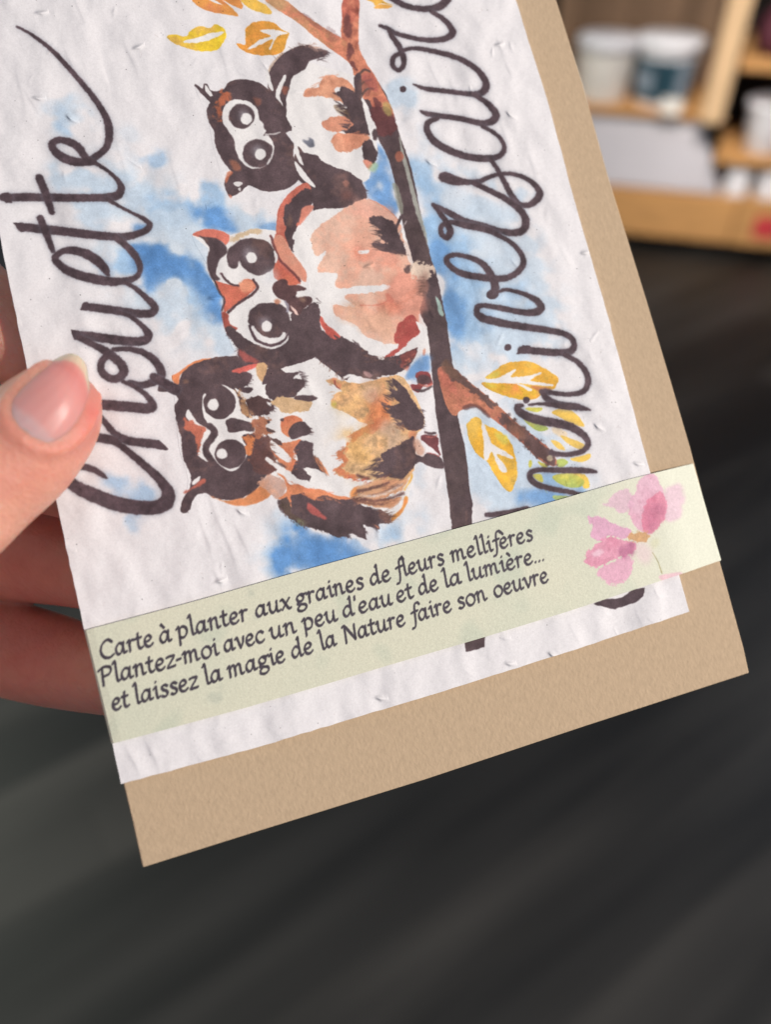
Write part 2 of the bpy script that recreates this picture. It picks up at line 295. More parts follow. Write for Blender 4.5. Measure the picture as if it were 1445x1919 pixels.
st(w, '1290,640 1310,600 1340,572 1380,572', DK2, width=14); f(w, '1300,480 1350,475 1400,540 1400,600 1340,560', (176, 96, 92), .6, 4)
f(w, '1305,665 1325,660 1345,730 1385,800 1395,840 1380,845 1400,960 1402,980 1375,930 1345,840 1325,760', CREAM, soft=1.2)
el(w, 1385, 870, 18, 40, DK, soft=2)
f(w, '905,900 965,910 950,878 990,905 996,950 960,945', (120, 122, 136), .95, 2.5, sm=0)
f(w, '888,940 920,980 1020,1005 1035,1035 1130,1078 1200,1100 1280,1150 1312,1190 1332,1270 1300,1300 1240,1325 1180,1362 1060,1352 990,1365 968,1230 900,1170 872,1090 862,1030 875,985', DK, soft=1.3, sm=2, wob=.5)
f(w, '862,900 880,935 905,1010 928,1068 900,1050 868,985', CREAM, soft=1); f(w, '864,1035 930,1110 998,1195 985,1205 900,1135', CREAM, soft=1)
el(w, 1198, 1185, 22, 24, (170, 120, 108), a=.8, soft=3); el(w, 1205, 1262, 40, 30, (150, 100, 92), a=.7, soft=6)
# ---- middle owl
w = 'E'
f(w, '75,405 130,370 220,358 310,375 360,405 440,380 590,355 720,372 730,430 860,330 990,220 1080,200 1200,230 1400,140 1300,1250 1000,1330 800,1440 500,1400 430,1280 340,1150 300,980 320,890 230,750 192,600 205,510', CREAM, sm=0)
f('F', '20,430 100,270 230,205 420,200 600,130 680,160 760,220 840,300 900,470 940,620 1000,760 980,980 1040,1090 1062,1280 1000,1390 880,1440 700,1460 300,1300 230,900 130,700', CREAM, sm=0)
f(w, '715,400 713,330 728,210 790,110 860,50 940,8 975,60 960,200 880,330 800,420 740,400', (208, 118, 102), c2=(214, 130, 112))
f(w, '770,205 830,140 935,55 985,90 975,180 915,240 885,300 852,370 842,430 842,535 800,480 770,400 785,330 768,270', DK, soft=2, wob=.6, sm=2)
f(w, '912,200 985,178 985,215 925,290 882,345 890,270', (216, 138, 120), .95, 2)
f(w, '800,260 840,230 830,330 800,360', (140, 108, 90), .6, 5); f(w, '700,400 760,400 790,450 900,750 860,760 720,640 700,540', RED, .95, 2)
f(w, '690,430 740,398 785,450 832,532 900,620 942,690 938,755 900,742 840,682 760,600 705,520', (226, 166, 144), c2=(220, 150, 128), soft=1.5)
st(w, '672,410 700,500 740,590 800,650 850,700 895,752', (120, 72, 72), .9, width=20)
f(w, '702,610 760,650 850,725 885,762 820,785 700,722', (214, 122, 98), c2=(206, 108, 92), soft=1.8)
f(w, '75,402 130,370 220,358 310,375 362,420 330,480 300,450 200,430 130,420', (212, 122, 106), soft=1.5)
f(w, '110,402 180,420 260,430 335,488 342,540 300,580 272,620 262,700 290,735 240,745 205,690 190,600 208,525 205,498 160,440', DK, soft=2, sm=2)
f(w, '150,420 200,430 200,470 165,450', (140, 110, 100), .5, 3)
f(w, '372,425 440,385 590,358 602,388 500,402 430,432 380,475', (216, 192, 162), soft=3, wob=.5)
f(w, '338,570 350,510 400,472 450,440 540,428 640,448 690,500 706,580 690,650 620,702 550,706 480,662 445,625 432,590 410,655 372,652 343,612', DK, soft=2, sm=3)
el(w, 512, 545, 42, 52, (150, 148, 158), a=.6, soft=7); el(w, 527, 571, 38, 40, CREAM, soft=2)
st(w, '700,530 715,570 708,610', CREAM, width=18); f(w, '600,720 680,660 720,700 700,760 640,770', (206, 208, 216), .5, 8)
f(w, '250,745 310,765 430,785 470,738 530,738 562,790 520,842 440,905 360,962 318,985 318,890 270,800', (214, 124, 100), c2=(206, 112, 94))
el(w, 492, 785, 56, 50, (228, 156, 126), a=.9, soft=5)
st(w, '540,742 572,795 530,852 440,908 345,990', (96, 72, 76), width=20); st(w, '298,695 335,745 380,775 432,785', (96, 72, 76), width=17)
st(w, '245,745 285,835 322,892 302,975', DK, width=15)
f(w, '298,975 350,1000 360,1070 425,1100 400,1130 345,1150 310,1060', (190, 100, 84), soft=2, c2=(170, 90, 80))
f(w, '500,1010 520,960 590,918 680,910 760,930 805,1000 825,1090 785,1150 700,1176 620,1162 545,1105 508,1070', DK, soft=2)
st(w, '512,1090 555,1185 620,1222 690,1232 780,1190 822,1110', (96, 76, 82), width=22); st(w, '535,1100 580,1165 680,1202 750,1180 772,1140', CREAM, width=26)
el(w, 628, 1068, 38, 40, (150, 148, 158), a=.6, soft=6); el(w, 643, 1092, 38, 40, CREAM, soft=2)
f(w, '690,890 740,890 740,925 700,925', (206, 130, 100), .8, 3)
f(w, '930,950 1012,905 1032,960 1048,1030 1040,1100 1060,1160 1120,1150 1200,1200 1300,1260 1400,1295 1500,1345 1500,1470 1250,1460 1100,1400 1000,1322 900,1385 800,1430 700,1470 560,1460 440,1400 420,1260 350,1170 325,1100 375,1092 440,1150 500,1200 600,1240 690,1258 780,1215 832,1100 822,1000', DK, soft=1.5, sm=2, wob=.5)
st(w, '545,1205 620,1245 690,1254 770,1218 815,1150 822,1090', CREAM, .9, width=14)
f(w, '684,800 700,765 760,735 800,750 800,782 880,782 948,812 880,832 868,872 965,862 985,905 920,960 880,1010 800,960 780,900 740,882 700,850', (92, 68, 70), soft=1.8, c2=(104, 76, 74))
f(w, '870,830 945,825 945,855 880,860', CREAM, soft=1.5); el(w, 915, 890, 34, 26, (150, 120, 104), a=.7, soft=4); f(w, '815,935 850,960 885,1010 850,990', (232, 200, 192), soft=1.3)
st(w, '780,905 800,940 795,980', (150, 146, 160), .8, width=18)
f(w, '1040,1010 1100,1080 1185,1150 1150,1185 1060,1110', (200, 104, 92), soft=1.6); f(w, '1040,1075 1090,1130 1040,1145', CREAM, soft=1.4, sm=0)
w = 'F'
f(w, '170,440 195,370 280,300 350,255 420,205 520,150 600,130 680,160 760,220 835,295 880,520 930,640 1000,760 1010,850 980,1000 975,1100 950,1160 900,1200 845,1212 740,1215 640,1190 560,1150 520,1080 420,1040 350,1000 338,925 420,930 520,948 440,895 425,850 560,842 680,825 775,792 720,775 620,778 480,792 380,800 345,762 372,690 300,682 218,682 232,620 292,518 230,560 190,545', (233, 192, 172), c2=(229, 174, 152), soft=1.6, sm=2, wob=.4)
f(w, '420,205 520,150 600,130 700,170 800,260 700,280 560,250', (226, 170, 154), .6, 8, .6)
f(w, '480,510 600,540 800,560 820,640 700,680 560,600', (228, 152, 132), .6, 12, .9); f(w, '800,700 980,740 1000,850 980,1000 860,1060 800,900', (224, 148, 130), .6, 14, .9)
f(w, '540,930 700,930 830,940 800,980 600,970', (222, 134, 110), .7, 8, .8); f(w, '730,830 780,860 790,910 740,890', (214, 126, 108), .7, 3)
f(w, '400,940 700,980 760,1180 600,1150 440,1030', (222, 178, 152), .7, 12, .9)
f(w, '520,528 560,515 605,515 600,535 550,542', CREAM, soft=1.5); st(w, '540,928 620,928 690,922 750,892', (214, 120, 104), .7, width=8); st(w, '500,522 510,545 560,548', (214, 130, 108), .6, width=8)
st(w, '600,130 700,180 790,250 835,300', (214, 130, 112), .8, width=7)
f(w, '600,282 640,258 700,258 780,298 822,350 835,420 872,470 885,555 800,540 700,515 640,492 622,460 700,470 745,462 688,425 705,400 648,380 695,362 620,312', DK, soft=1.8, wob=.5, sm=1)
st(w, '800,370 840,280 860,250', DK, width=22); st(w, '830,400 860,340 890,290', (210, 200, 200), .8, width=9)
f(w, '872,450 900,470 925,560 935,640 912,600 885,520', (232, 214, 206), soft=1.3)
f(w, '870,660 905,625 935,640 925,670 885,690', DK2, .9, 1.8); f(w, '925,650 1000,600 1085,650 1062,720 1000,740 940,720', (224, 202, 184), .95, 5, .9)
f(w, '1000,720 1060,700 1050,820 1000,840', (150, 110, 100), .7, 8, .9)
f(w, '798,1190 808,1110 850,1050 930,1000 972,1060 992,1130 920,1190 870,1240 800,1300 700,1335 760,1290 835,1225', (188, 94, 88), soft=1.8, wob=.5, c2=(176, 84, 80))
f(w, '100,1010 230,900 242,1100 330,1168 400,1160 500,1210 600,1280 592,1335 700,1332 830,1300 900,1262 972,1240 962,1310 905,1385 850,1430 760,1455 640,1440 690,1500 600,1475 520,1440 420,1500 340,1435 262,1362 200,1312 100,1385 0,1400 0,1050', DK, soft=1.6, sm=1, wob=.5)
f(w, '830,1310 900,1262 965,1245 950,1310 900,1370 850,1400', (150, 84, 80), .8, 5, .6); f(w, '840,1390 905,1385 930,1330 900,1420', (222, 140, 120), .8, 3)
f(w, '240,1025 300,1100 395,1160 340,1185 262,1100', (196, 98, 88), soft=1.6)
f(w, '955,1050 985,1060 1030,1100 1060,1240 1052,1310 990,1380 905,1420 940,1340 975,1240 835,1300 900,1220 960,1165 990,1130', CREAM, soft=1.2, sm=2)
f(w, '1008,1290 1020,1250 1032,1260 1020,1310', (220, 140, 112), .8, 2); f(w, '560,1420 640,1450 600,1470', (190, 150, 150), .7, 2)
sky(w, '870,1445 1050,1310 1075,1430 1000,1440 890,1510', BLUE, .85, 5)
st(w, '420,1470 470,1455 510,1470 460,1490', CREAM, width=22)
# ---- largest owl
f('G', '190,260 560,160 700,180 880,210 1060,160 1160,125 1300,220 1400,300 1500,560 1500,1200 900,1060 700,980 300,900 200,600', CREAM, sm=0)
f('H', '40,90 110,45 220,120 300,200 460,230 720,180 860,300 930,480 940,570 890,640 880,850 820,1120 700,1250 400,1200 0,1080', CREAM, sm=0)
w = 'G'
f(w, '85,262 130,238 180,205 260,150 372,124 380,140 240,185 150,250 140,325 100,310', (228, 142, 98), soft=1.4)
f(w, '0,262 60,300 140,330 132,410 60,378 -20,370', DK, soft=1.3, sm=2)
f(w, '108,490 135,430 122,395 135,330 150,260 190,215 270,160 400,122 560,108 650,150 735,168 560,222 660,232 690,262 655,330 620,345 700,350 690,375 650,395 560,350 600,400 650,470 680,540 640,700 700,690 770,760 835,850 866,960 800,1010 740,1100 620,1180 500,1194 400,1175 340,1140 262,1165 222,1272 152,1285 180,1165 235,1060 205,950 165,850 152,700 118,580', DK, soft=1.3, sm=2, wob=.4)
f(w, '545,335 600,380 660,480 690,580 620,560 600,440 540,370', (196, 150, 110), .8, 4, .8)
f(w, '580,45 680,110 752,160 640,150 590,100', (160, 88, 84), .9, 3); f(w, '535,222 640,185 745,165 700,205 600,235', (206, 104, 96), soft=1.6)
el(w, 190, 300, 22, 14, (150, 110, 90), a=.6, soft=4)
f(w, '318,440 322,405 345,388 332,480 345,530 390,570 450,585 500,570 560,500 565,430 520,370 450,318 500,338 560,370 592,440 612,540 690,590 706,640 700,682 630,700 620,735 650,790 655,860 580,960 520,975 440,925 385,850 362,790 378,740 425,700 428,665 380,640 330,575 315,500', CREAM, soft=1.3, sm=2)
f(w, '328,432 380,380 450,335 525,375 562,440 556,510 510,560 450,582 390,562 342,512', DK, soft=1.5); el(w, 398, 475, 40, 41, CREAM, soft=2)
el(w, 530, 845, 118, 112, DK, soft=1.6); el(w, 465, 843, 39, 38, CREAM, soft=2)
f(w, '490,590 560,580 640,595 700,625 708,680 640,672 520,690 500,650', DK, soft=1.6, sm=2)
f(w, '190,552 212,505 270,600 345,650 382,680 330,765 332,830 362,892 345,905 280,850 302,790 300,720 330,665 260,630 208,590', CREAM, soft=1.3, sm=2)
st(w, '372,640 405,672 400,712 352,775 345,835 372,885', DK, width=48)
f(w, '175,575 232,600 332,650 312,720 302,800 290,850 270,830 262,700 190,655', (186, 108, 88), .95, 2.5, .6)
f(w, '240,1055 300,1010 290,1050 250,1080', CREAM, soft=1.2); f(w, '165,1135 230,1100 330,1030 330,1070 230,1120 190,1145', (190, 104, 88), .85, 2)
f(w, '348,1150 480,1192 600,1182 720,1120 780,1050 835,1150 760,1202 650,1238 550,1232 450,1202', (226, 152, 106), c2=(214, 138, 94), soft=2)
f(w, '735,1080 780,1015 850,1000 935,1040 950,1110 920,1175 860,1185 815,1140', (206, 172, 160), soft=3, wob=.5, c2=(214, 160, 134))
f(w, '622,720 700,700 835,722 845,800 875,900 866,962 780,1000 690,950 670,860 655,800', (118, 78, 72), .95, 3, .7, c2=(96, 70, 70)); f(w, '618,722 690,712 700,760 670,870 655,900 650,790', (216, 132, 84), .9, 3, .6)
f(w, '700,590 780,565 835,600 800,640 872,682 800,692 750,720 710,700', (172, 108, 80), .9, 3, .8); f(w, '720,630 740,625 735,645', CREAM, soft=2)
f(w, '730,168 802,178 800,305 742,282 724,240', (208, 168, 128), soft=1.8)
f(w, '800,205 850,180 905,200 940,235 1062,225 1000,278 1092,285 1080,340 1010,412 920,440 850,452 795,400 792,340 828,290 800,310 760,330 800,240', DK, soft=1.5, wob=.4, sm=1)
f(w, '645,450 722,405 800,432 862,480 832,530 760,562 680,555 655,500', (92, 70, 70), soft=2, wob=.7); f(w, '660,345 702,345 650,395 640,370', DK, sm=0)
f(w, '830,470 870,425 930,412 1010,432 1140,450 1110,522 920,535 900,500', (206, 170, 128), soft=1.8, wob=.5, c2=(212, 178, 140))
f(w, '1000,430 1060,402 1188,420 1140,455 1060,440', DK, soft=1.4, sm=2); f(w, '800,450 840,470 830,490 805,470', CREAM, soft=1.5)
f(w, '905,600 940,568 1022,558 1072,600 1000,650 975,722 922,685 908,640', (220, 140, 104), c2=(202, 118, 88), soft=1.5)
f(w, '972,660 1030,610 1090,608 1142,685 1060,712 1000,742 968,712', DK, soft=1.5, sm=2); f(w, '900,590 930,575 925,605', DK, .9)
f(w, '800,600 830,600 815,620', DK2); f(w, '800,645 870,680 810,680', DK2)
f(w, '820,752 900,745 922,760 1060,742 1012,800 1002,870 1032,900 1000,990 940,962 880,892 832,802', (216, 140, 106), c2=(200, 116, 86), soft=1.5, wob=.5)
f(w, '830,725 905,745 915,785 860,760', DK2); f(w, '830,740 900,790 990,880 960,910 880,860 830,800', CREAM, soft=1.3, sm=2)
f(w, '795,870 830,880 900,940 990,985 1040,1030 950,1000 850,940 790,890', CREAM, .95, 1.5, sm=2)
f(w, '890,905 950,940 940,955 880,920', DK2, .9, 2)
f(w, '1062,745 1150,760 1152,850 1195,905 1255,1005 1200,965 1110,942 1068,950 1142,1022 1125,1056 1040,1032 988,992 1032,882 1002,812', DK, soft=1.5, wob=.4, sm=1)
f(w, '1152,850 1215,905 1285,1028 1205,960', (224, 140, 96), .9, 1.6, sm=0)
f(w, '870,985 935,1018 965,1070 1050,1082 1120,1110 1200,1108 1300,1150 1445,1180 1480,1230 1445,1262 1200,1262 1100,1250 1000,1262 950,1190 880,1190 950,1130 930,1040', (220, 142, 104), c2=(206, 126, 94), soft=1.5)
f(w, '885,1200 950,1168 1000,1262 1040,1240 1015,1165 1080,1140 1162,1200 1240,1160 1302,1190 1500,1225 1560,1500 1440,1445 1340,1472 1200,1422 1060,1382 960,1322 895,1245', DK, soft=1.6, wob=.5, sm=1, c2=(92, 76, 70))
f(w, '1200,1180 1300,1200 1400,1215 1440,1235 1300,1215 1210,1200', (218, 140, 96), .8, 2); f(w, '1100,1222 1182,1270 1245,1332 1170,1312 1108,1282', (184, 98, 92), soft=2)
f(w, '1000,1340 1100,1360 1080,1390 1010,1370', (150, 160, 120), .5, 5)
w = 'H'
f(w, '-60,1070 60,1075 120,1115 180,1068 300,1108 400,1108 500,1160 620,1188 692,1240 682,1287 600,1285 608,1332 480,1298 512,1364 420,1310 460,1378 355,1345 380,1400 280,1342 322,1396 200,1352 100,1292 -60,1210', DK, soft=1.5, sm=1, wob=.5)
f(w, '60,1130 110,1160 210,1255 150,1240 70,1200', (180, 96, 92), .95, 2); f(w, '400,1310 440,1330 420,1340', (200, 120, 96), .6, 3); f(w, '540,1290 600,1310 590,1325', (210, 140, 110), .7, 2)
f(w, '190,212 262,200 360,222 460,232 600,200 720,178 790,190 862,310 905,400 942,500 932,570 872,640 882,760 882,835 842,930 780,992 640,1002 540,972 440,952 330,942 268,910 290,862 340,822 278,772 330,722 392,662 396,612 460,572 515,545 440,512 360,462 245,402 270,320 335,290 255,252', (224, 184, 140), c2=(222, 172, 124), soft=1.5, sm=2, wob=.4, mod=.07)
f(w, '395,612 512,548 640,500 600,590 480,620 400,680 340,760 370,830 320,880 440,940 520,960 420,955 268,912 290,862 338,822 276,772 330,722 392,660', (208, 126, 92), .9, 3, .8)
f(w, '540,340 640,330 650,480 640,560 560,560 520,460', (214, 120, 80), .75, 12, .9); f(w, '600,250 700,280 720,400 640,380', (226, 142, 96), .7, 10, .9)
f(w, '280,380 460,330 520,460 400,470', (230, 190, 124), .6, 14, .8); f(w, '480,240 640,260 560,360 470,300', (206, 176, 160), .6, 12, .8)
f(w, '240,380 290,370 280,420 255,410', (196, 190, 90), .7, 4); f(w, '195,212 262,200 320,230 300,270 250,240', (214, 138, 104), .8, 4, .6); st(w, '270,215 275,250 310,280', (150, 80, 76), .8, width=12)
f(w, '580,600 760,560 830,600 700,680 620,740', (206, 180, 160), .7, 14, .9); f(w, '340,640 500,600 520,840 400,900 300,820', (228, 176, 104), .55, 16, .8)
f(w, '698,200 722,205 765,240 812,290 862,370 902,430 942,492 932,572 882,592 820,582 760,545 780,520 680,482 705,465 655,442 690,425 618,400 700,402 762,382 730,360 678,320 720,310 668,280 742,288 700,235', DK, soft=1.6, wob=.6, sm=1)
f(w, '820,600 890,600 870,640 850,680', (214, 130, 96), .6, 4); f(w, '710,570 800,560 800,590 720,590', (140, 100, 80), .6, 5, .8)
f(w, '608,772 700,722 800,672 862,632 885,700 878,780 905,822 842,892 780,962 680,945 600,932 640,910 535,890 600,855 570,840 645,820', DK, soft=1.7, wob=.6, sm=1)
f(w, '390,1050 430,1020 560,962 800,955 830,960 770,1040 600,1105 720,1095 790,1080 720,1170 620,1176 440,1125', (220, 170, 134), c2=(206, 150, 116), soft=2, wob=.5)
f(w, '388,1050 430,1020 440,1090 395,1100', (226, 150, 92), .9, 3)
for q, ww in (('400,1100 480,1100 560,1120 680,1100 790,1060', 22), ('440,1045 520,1030 600,1010 680,980', 20), ('470,1120 540,1140 640,1145', 16), ('560,930 640,940 700,920', 14), ('440,925 480,940 530,950', 24), ('420,1095 500,1110 420,1120', 30), ('520,1080 620,1060 720,1010', 10)):
    st(w, q, (110, 78, 74), .9, 1.6, width=ww)
for q in ('450,1075 560,1085 680,1050 780,990', '560,1175 680,1180 740,1150 790,1090', '420,1000 500,990 560,960'): st(w, q, CREAM, .85, 2, width=13)
f(w, '848,900 858,950 800,1035 790,1030 835,950', (236, 182, 92), soft=2); f(w, '800,1085 822,1108 780,1200 722,1262 690,1275 700,1230 770,1180', (236, 176, 92), soft=2, c2=(222, 146, 90))
f(w, '600,1190 700,1230 690,1280 640,1260', (110, 80, 76), .8, 3, .8)
f(w, '870,180 905,150 972,148 1000,190 1005,240 950,245 910,300 868,290 838,245 890,240 900,215', (150, 78, 80), soft=1.6, wob=.4); f(w, '900,180 960,170 1000,200 990,230 900,240', DK, .85, 3); st(w, '880,285 940,290 1000,255', DK, .9, width=20); st(w, '905,240 960,255 1005,238', (206, 120, 108), .8, width=14)
f(w, '872,650 935,700 950,770 880,780', (222, 172, 148), .8, 4); f(w, '918,638 950,622 1045,635 1050,700 1068,785 1000,720 930,668', (120, 70, 74), soft=1.5, wob=.3); st(w, '950,602 990,612 1030,608', DK, width=20); st(w, '960,635 1010,640 1045,620', (206, 120, 108), .8, width=8)
f(w, '868,760 935,788 960,758 1062,785 1095,870 1000,866 920,825 872,838', DK, soft=1.5); st(w, '960,758 1010,765 1060,785', (180, 90, 88), .8, width=8)
# ---- brush lettering
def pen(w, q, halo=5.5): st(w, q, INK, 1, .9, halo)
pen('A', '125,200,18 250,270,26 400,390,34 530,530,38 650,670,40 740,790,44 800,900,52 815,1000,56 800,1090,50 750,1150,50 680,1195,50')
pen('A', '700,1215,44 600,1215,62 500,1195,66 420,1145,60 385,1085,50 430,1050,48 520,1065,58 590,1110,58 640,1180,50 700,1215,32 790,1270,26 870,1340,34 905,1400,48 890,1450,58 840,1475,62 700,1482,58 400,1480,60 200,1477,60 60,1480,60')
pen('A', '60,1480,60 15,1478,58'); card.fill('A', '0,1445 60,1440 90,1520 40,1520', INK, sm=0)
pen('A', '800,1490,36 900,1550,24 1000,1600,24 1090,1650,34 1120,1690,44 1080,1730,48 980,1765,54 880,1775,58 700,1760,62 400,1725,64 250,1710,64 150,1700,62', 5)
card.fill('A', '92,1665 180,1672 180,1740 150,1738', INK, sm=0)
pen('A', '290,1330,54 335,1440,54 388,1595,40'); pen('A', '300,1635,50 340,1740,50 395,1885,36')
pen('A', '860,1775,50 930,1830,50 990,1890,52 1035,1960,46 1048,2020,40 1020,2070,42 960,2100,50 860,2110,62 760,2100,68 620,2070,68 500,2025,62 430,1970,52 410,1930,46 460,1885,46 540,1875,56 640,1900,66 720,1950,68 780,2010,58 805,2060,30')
pen('B', '930,195,28 1010,240,34 1090,310,42 1148,365,52 1155,405,56 1110,432,58 1000,428,60 850,405,60 640,378,58'); card.fill('B', '622,344 660,345 650,410 596,406', INK, sm=0)
pen('B', '880,420,28 970,450,30 1060,520,38 1108,580,54 1090,625,62 1000,640,64 850,625,66 700,605,66 580,592,64'); card.fill('B', '525,548 600,565 600,630 550,628', INK, sm=0)
pen('B', '590,610,46 700,665,46 800,720,60 885,790,62 925,850,62 900,905,60 840,920,56 780,890,54 752,840,50 768,780,50 820,730,50')
pen('B', '850,700,34 950,695,38 1050,715,46 1140,765,54 1198,845,58 1200,905,60 1130,950,56 1050,965,48 960,945,36')
pen('B', '1150,905,60 1230,950,62 1320,1000,70', 3)
pen('B', '920,940,28 1000,975,32 1080,1030,36 1130,1090,48 1138,1130,66 1090,1142,74 980,1130,74 700,1108,74')
pen('B', '740,1190,36 800,1265,42 870,1340,50 950,1380,60 1050,1396,60 1170,1408,60'); card.fill('B', '1160,1380 1190,1376 1262,1445 1240,1456 1160,1440', INK, sm=0)
pen('B', '680,1350,66 830,1378,62 880,1405,46 940,1450,46 1050,1540,50 1140,1620,58 1215,1700,66 1258,1780,90 1235,1850,104 1150,1885,96 1000,1878,100 850,1848,100 700,1790,96 570,1730,86 480,1660,60')
pen('B', '560,1570,50 640,1582,46 710,1605,42 765,1640,34 802,1668,10')
pen('I', '160,-60,60 230,-10,60 300,35,52 400,62,50 500,65,54 580,45,66 640,-10,60'); pen('I', '510,85,32 600,140,48 660,205,58 672,250,58 615,290,50 500,302,44 380,285,40 250,250,40 190,215,36 122,190,26')
pen('I', '190,215,32 225,280,44 270,345,48 302,420,48 305,490,38 265,525,38 225,490,40 230,430,40 285,395,36'); pen('I', '305,375,30 400,362,36 550,388,44 700,430,48 830,500,52 905,580,58 925,650,60 880,700,54 780,702,44 600,680,40 470,665,40 375,630,12')
el('I', 303, 667, 25, 24, INK, soft=1.5); el('J', 688, 1003, 27, 25, INK, soft=1.5); el('K', 668, 440, 27, 26, INK, soft=1.5)
pen('I', '820,700,44 900,750,44 970,810,58 1000,868,62 960,912,58 880,922,50 740,890,46 560,865,46 470,848,40 430,830,16')
pen('I', '560,885,36 490,920,46 485,985,54 550,1070,62 680,1140,60 800,1175,58 920,1188,58 1020,1170,46 1062,1110,40 1030,1035,38 960,980,36 890,945,32')
pen('I', '960,1195,40 1010,1270,40 1065,1370,46 1120,1470,50 1180,1532,48 1260,1530,50 1320,1475,62 1318,1420,56 1260,1360,44 1180,1318,38 1080,1300,34 980,1315,34 870,1358,40 760,1362,54 680,1348,84 630,1330,92 600,1326,76')
pen('I', '830,1370,44 960,1432,48 1080,1495,52 1180,1575,58 1222,1650,64 1205,1718,60 1130,1745,58 1020,1728,48 900,1690,52 760,1655,56 640,1590,50 570,1555,40 520,1530,30')
pen('I', '540,1545,36 610,1640,48 655,1730,56 630,1778,48 588,1750,42 592,1690,38 660,1665,38 760,1685,54 940,1725,52 1040,1775,38')
pen('J', '600,155,36 700,210,40 780,290,46 805,370,48 760,440,50 680,482,50 580,488,56 450,472,56 330,445,50 245,385,46 232,335,44 290,310,36 400,330,42 490,370,52 550,440,62 590,530,66 590,590,70'); el('J', 575, 608, 46, 34, INK, soft=2)
pen('J', '610,590,24 680,572,30 800,600,38 900,650,52 938,700,62 900,738,60 800,742,48 650,712,46 520,690,38 462,700,44 460,752,54 520,790,66 700,832,60 900,862,56 1080,892,50 1160,930,50 1185,990,52 1150,1035,56 1050,1042,58 900,1030,58 780,1022,52'); card.fill('J', '745,1055 800,988 860,990 830,1050', INK, sm=0)
pen('J', '1120,1060,44 1220,1120,44 1278,1200,52 1288,1275,52 1250,1335,44 1150,1355,38 1050,1348,38 960,1332,44'); pen('J', '940,1335,44 985,1390,54 1060,1430,56 1200,1450,56 1310,1472,14')
pen('K', '690,478,20 760,468,22 860,475,40 960,488,50 1060,490,54'); pen('K', '640,480,30 600,490,46 615,525,62 680,565,68 780,595,72 880,612,70 1000,640,66 1095,700,58 1135,760,48 1110,812,44 1040,842,40 940,850,38 850,835,40')
pen('K', '1195,980,24 1100,970,50 900,968,46 770,965,38 705,985,42 700,1030,50 760,1080,48 880,1112,42 1000,1132,38 1100,1160,34')
pen('K', '370,1303,34 450,1300,42 560,1285,50 680,1260,50')
f('Q', '205,1165 300,1130 420,1122 500,1062 600,1040 585,1108 530,1155 370,1206 290,1190', INK, sm=0)
# loose brush hairs at the feather edges
def hairs(w, line, dx, dy, L, n, col, wd=5, a=.8, seed=0):
    r = np.random.default_rng(seed+n); v = zp(w, line)[:, :2]; k = ZW[w][2]
    for i in range(n):
        t = r.uniform(0, len(v)-1.001); j = int(t); p = v[j]*(1-t+j)+v[j+1]*(t-j)+r.normal(0, 2.0, 2); l = L/k*r.uniform(.35, 1.15); g = r.normal(0, .22)
        d = np.array([dx-g*dy, dy+g*dx]); d = d/np.linalg.norm(d); q = np.array([p-d*l*.6, p, p+d*l*.5, p+d*l]); xy = card.tex(catmull(q, 3, False)); m = len(xy)
        card.ribbon(xy, np.interp(np.linspace(0, 1, m), [0, .5, 1], [wd, wd*.8, .8])/k*.5*card.res/10.3, col, a*r.uniform(.6, 1), .7)
B2 = (122, 92, 84); OR2 = (206, 128, 96); TN2 = (214, 170, 136)
hairs('D', '1130,590 1170,690 1200,745 1190,840', -1, -.25, 46, 26, DK, 12); hairs('D', '1050,325 1070,350 1030,385', 1, .1, 50, 12, DK, 12); hairs('D', '950,290 1010,300 1060,325', 1, -.1, 50, 8, (176, 140, 126), 8, .6)
hairs('D', '1240,860 1340,880', -1, .2, 40, 10, (200, 130, 106), 9, .6); hairs('D', '950,600 1060,500 1150,490', -1, .35, 40, 10, (218, 156, 130), 10, .6); hairs('D', '1290,1170 1325,1260', 1, .3, 26, 14, DK, 10)
hairs('D', '740,380 860,300 940,290', -.8, -.5, 26, 14, B2, 8, .6)
hairs('F', '625,275 660,350 690,420 650,480', -1, -.15, 50, 30, DK, 11); hairs('F', '640,480 740,520 860,545', -1, -.2, 70, 16, DK2, 8, .7); hairs('F', '870,660 930,650', -.5, .9, 30, 8, DK, 8); hairs('F', '990,700 1010,780 990,850', -1, .1, 46, 22, B2, 10, .7)
hairs('F', '230,900 110,1000', .8, .5, 40, 14, DK, 10); hairs('F', '330,1160 500,1215 600,1290', .8, .45, 34, 20, DK, 10); hairs('F', '230,1350 340,1430 420,1490', -.3, .9, 26, 18, B2, 8, .6); hairs('F', '560,1300 700,1345 860,1330', .95, .1, 70, 20, B2, 7, .5); hairs('F', '830,1180 880,1060 960,1040', -1, .3, 30, 18, (196, 110, 98), 8, .6)
hairs('F', '880,1380 950,1300', .8, -.5, 40, 10, (216, 130, 110), 7, .7); hairs('F', '480,520 640,600 800,640', -.9, .1, 80, 12, (226, 150, 124), 10, .35); hairs('F', '700,930 860,900 940,820', -.9, .2, 80, 14, (220, 140, 116), 10, .35)
hairs('H', '700,205 690,290 640,400 700,470 770,560', -.85, -.45, 56, 46, DK, 12); hairs('H', '610,775 560,840 540,890 610,935', -1, .3, 60, 30, DK, 12); hairs('H', '640,800 760,730 860,650', -.5, -.6, 40, 20, DK, 9)
hairs('H', '60,1270 200,1345 330,1385 460,1350 600,1310', .75, .62, 60, 40, DK, 13); hairs('H', '620,1195 690,1230 685,1280', 1, -.25, 60, 18, B2, 9, .8); hairs('H', '930,420 942,500 930,570', .9, .5, 24, 16, DK, 9)
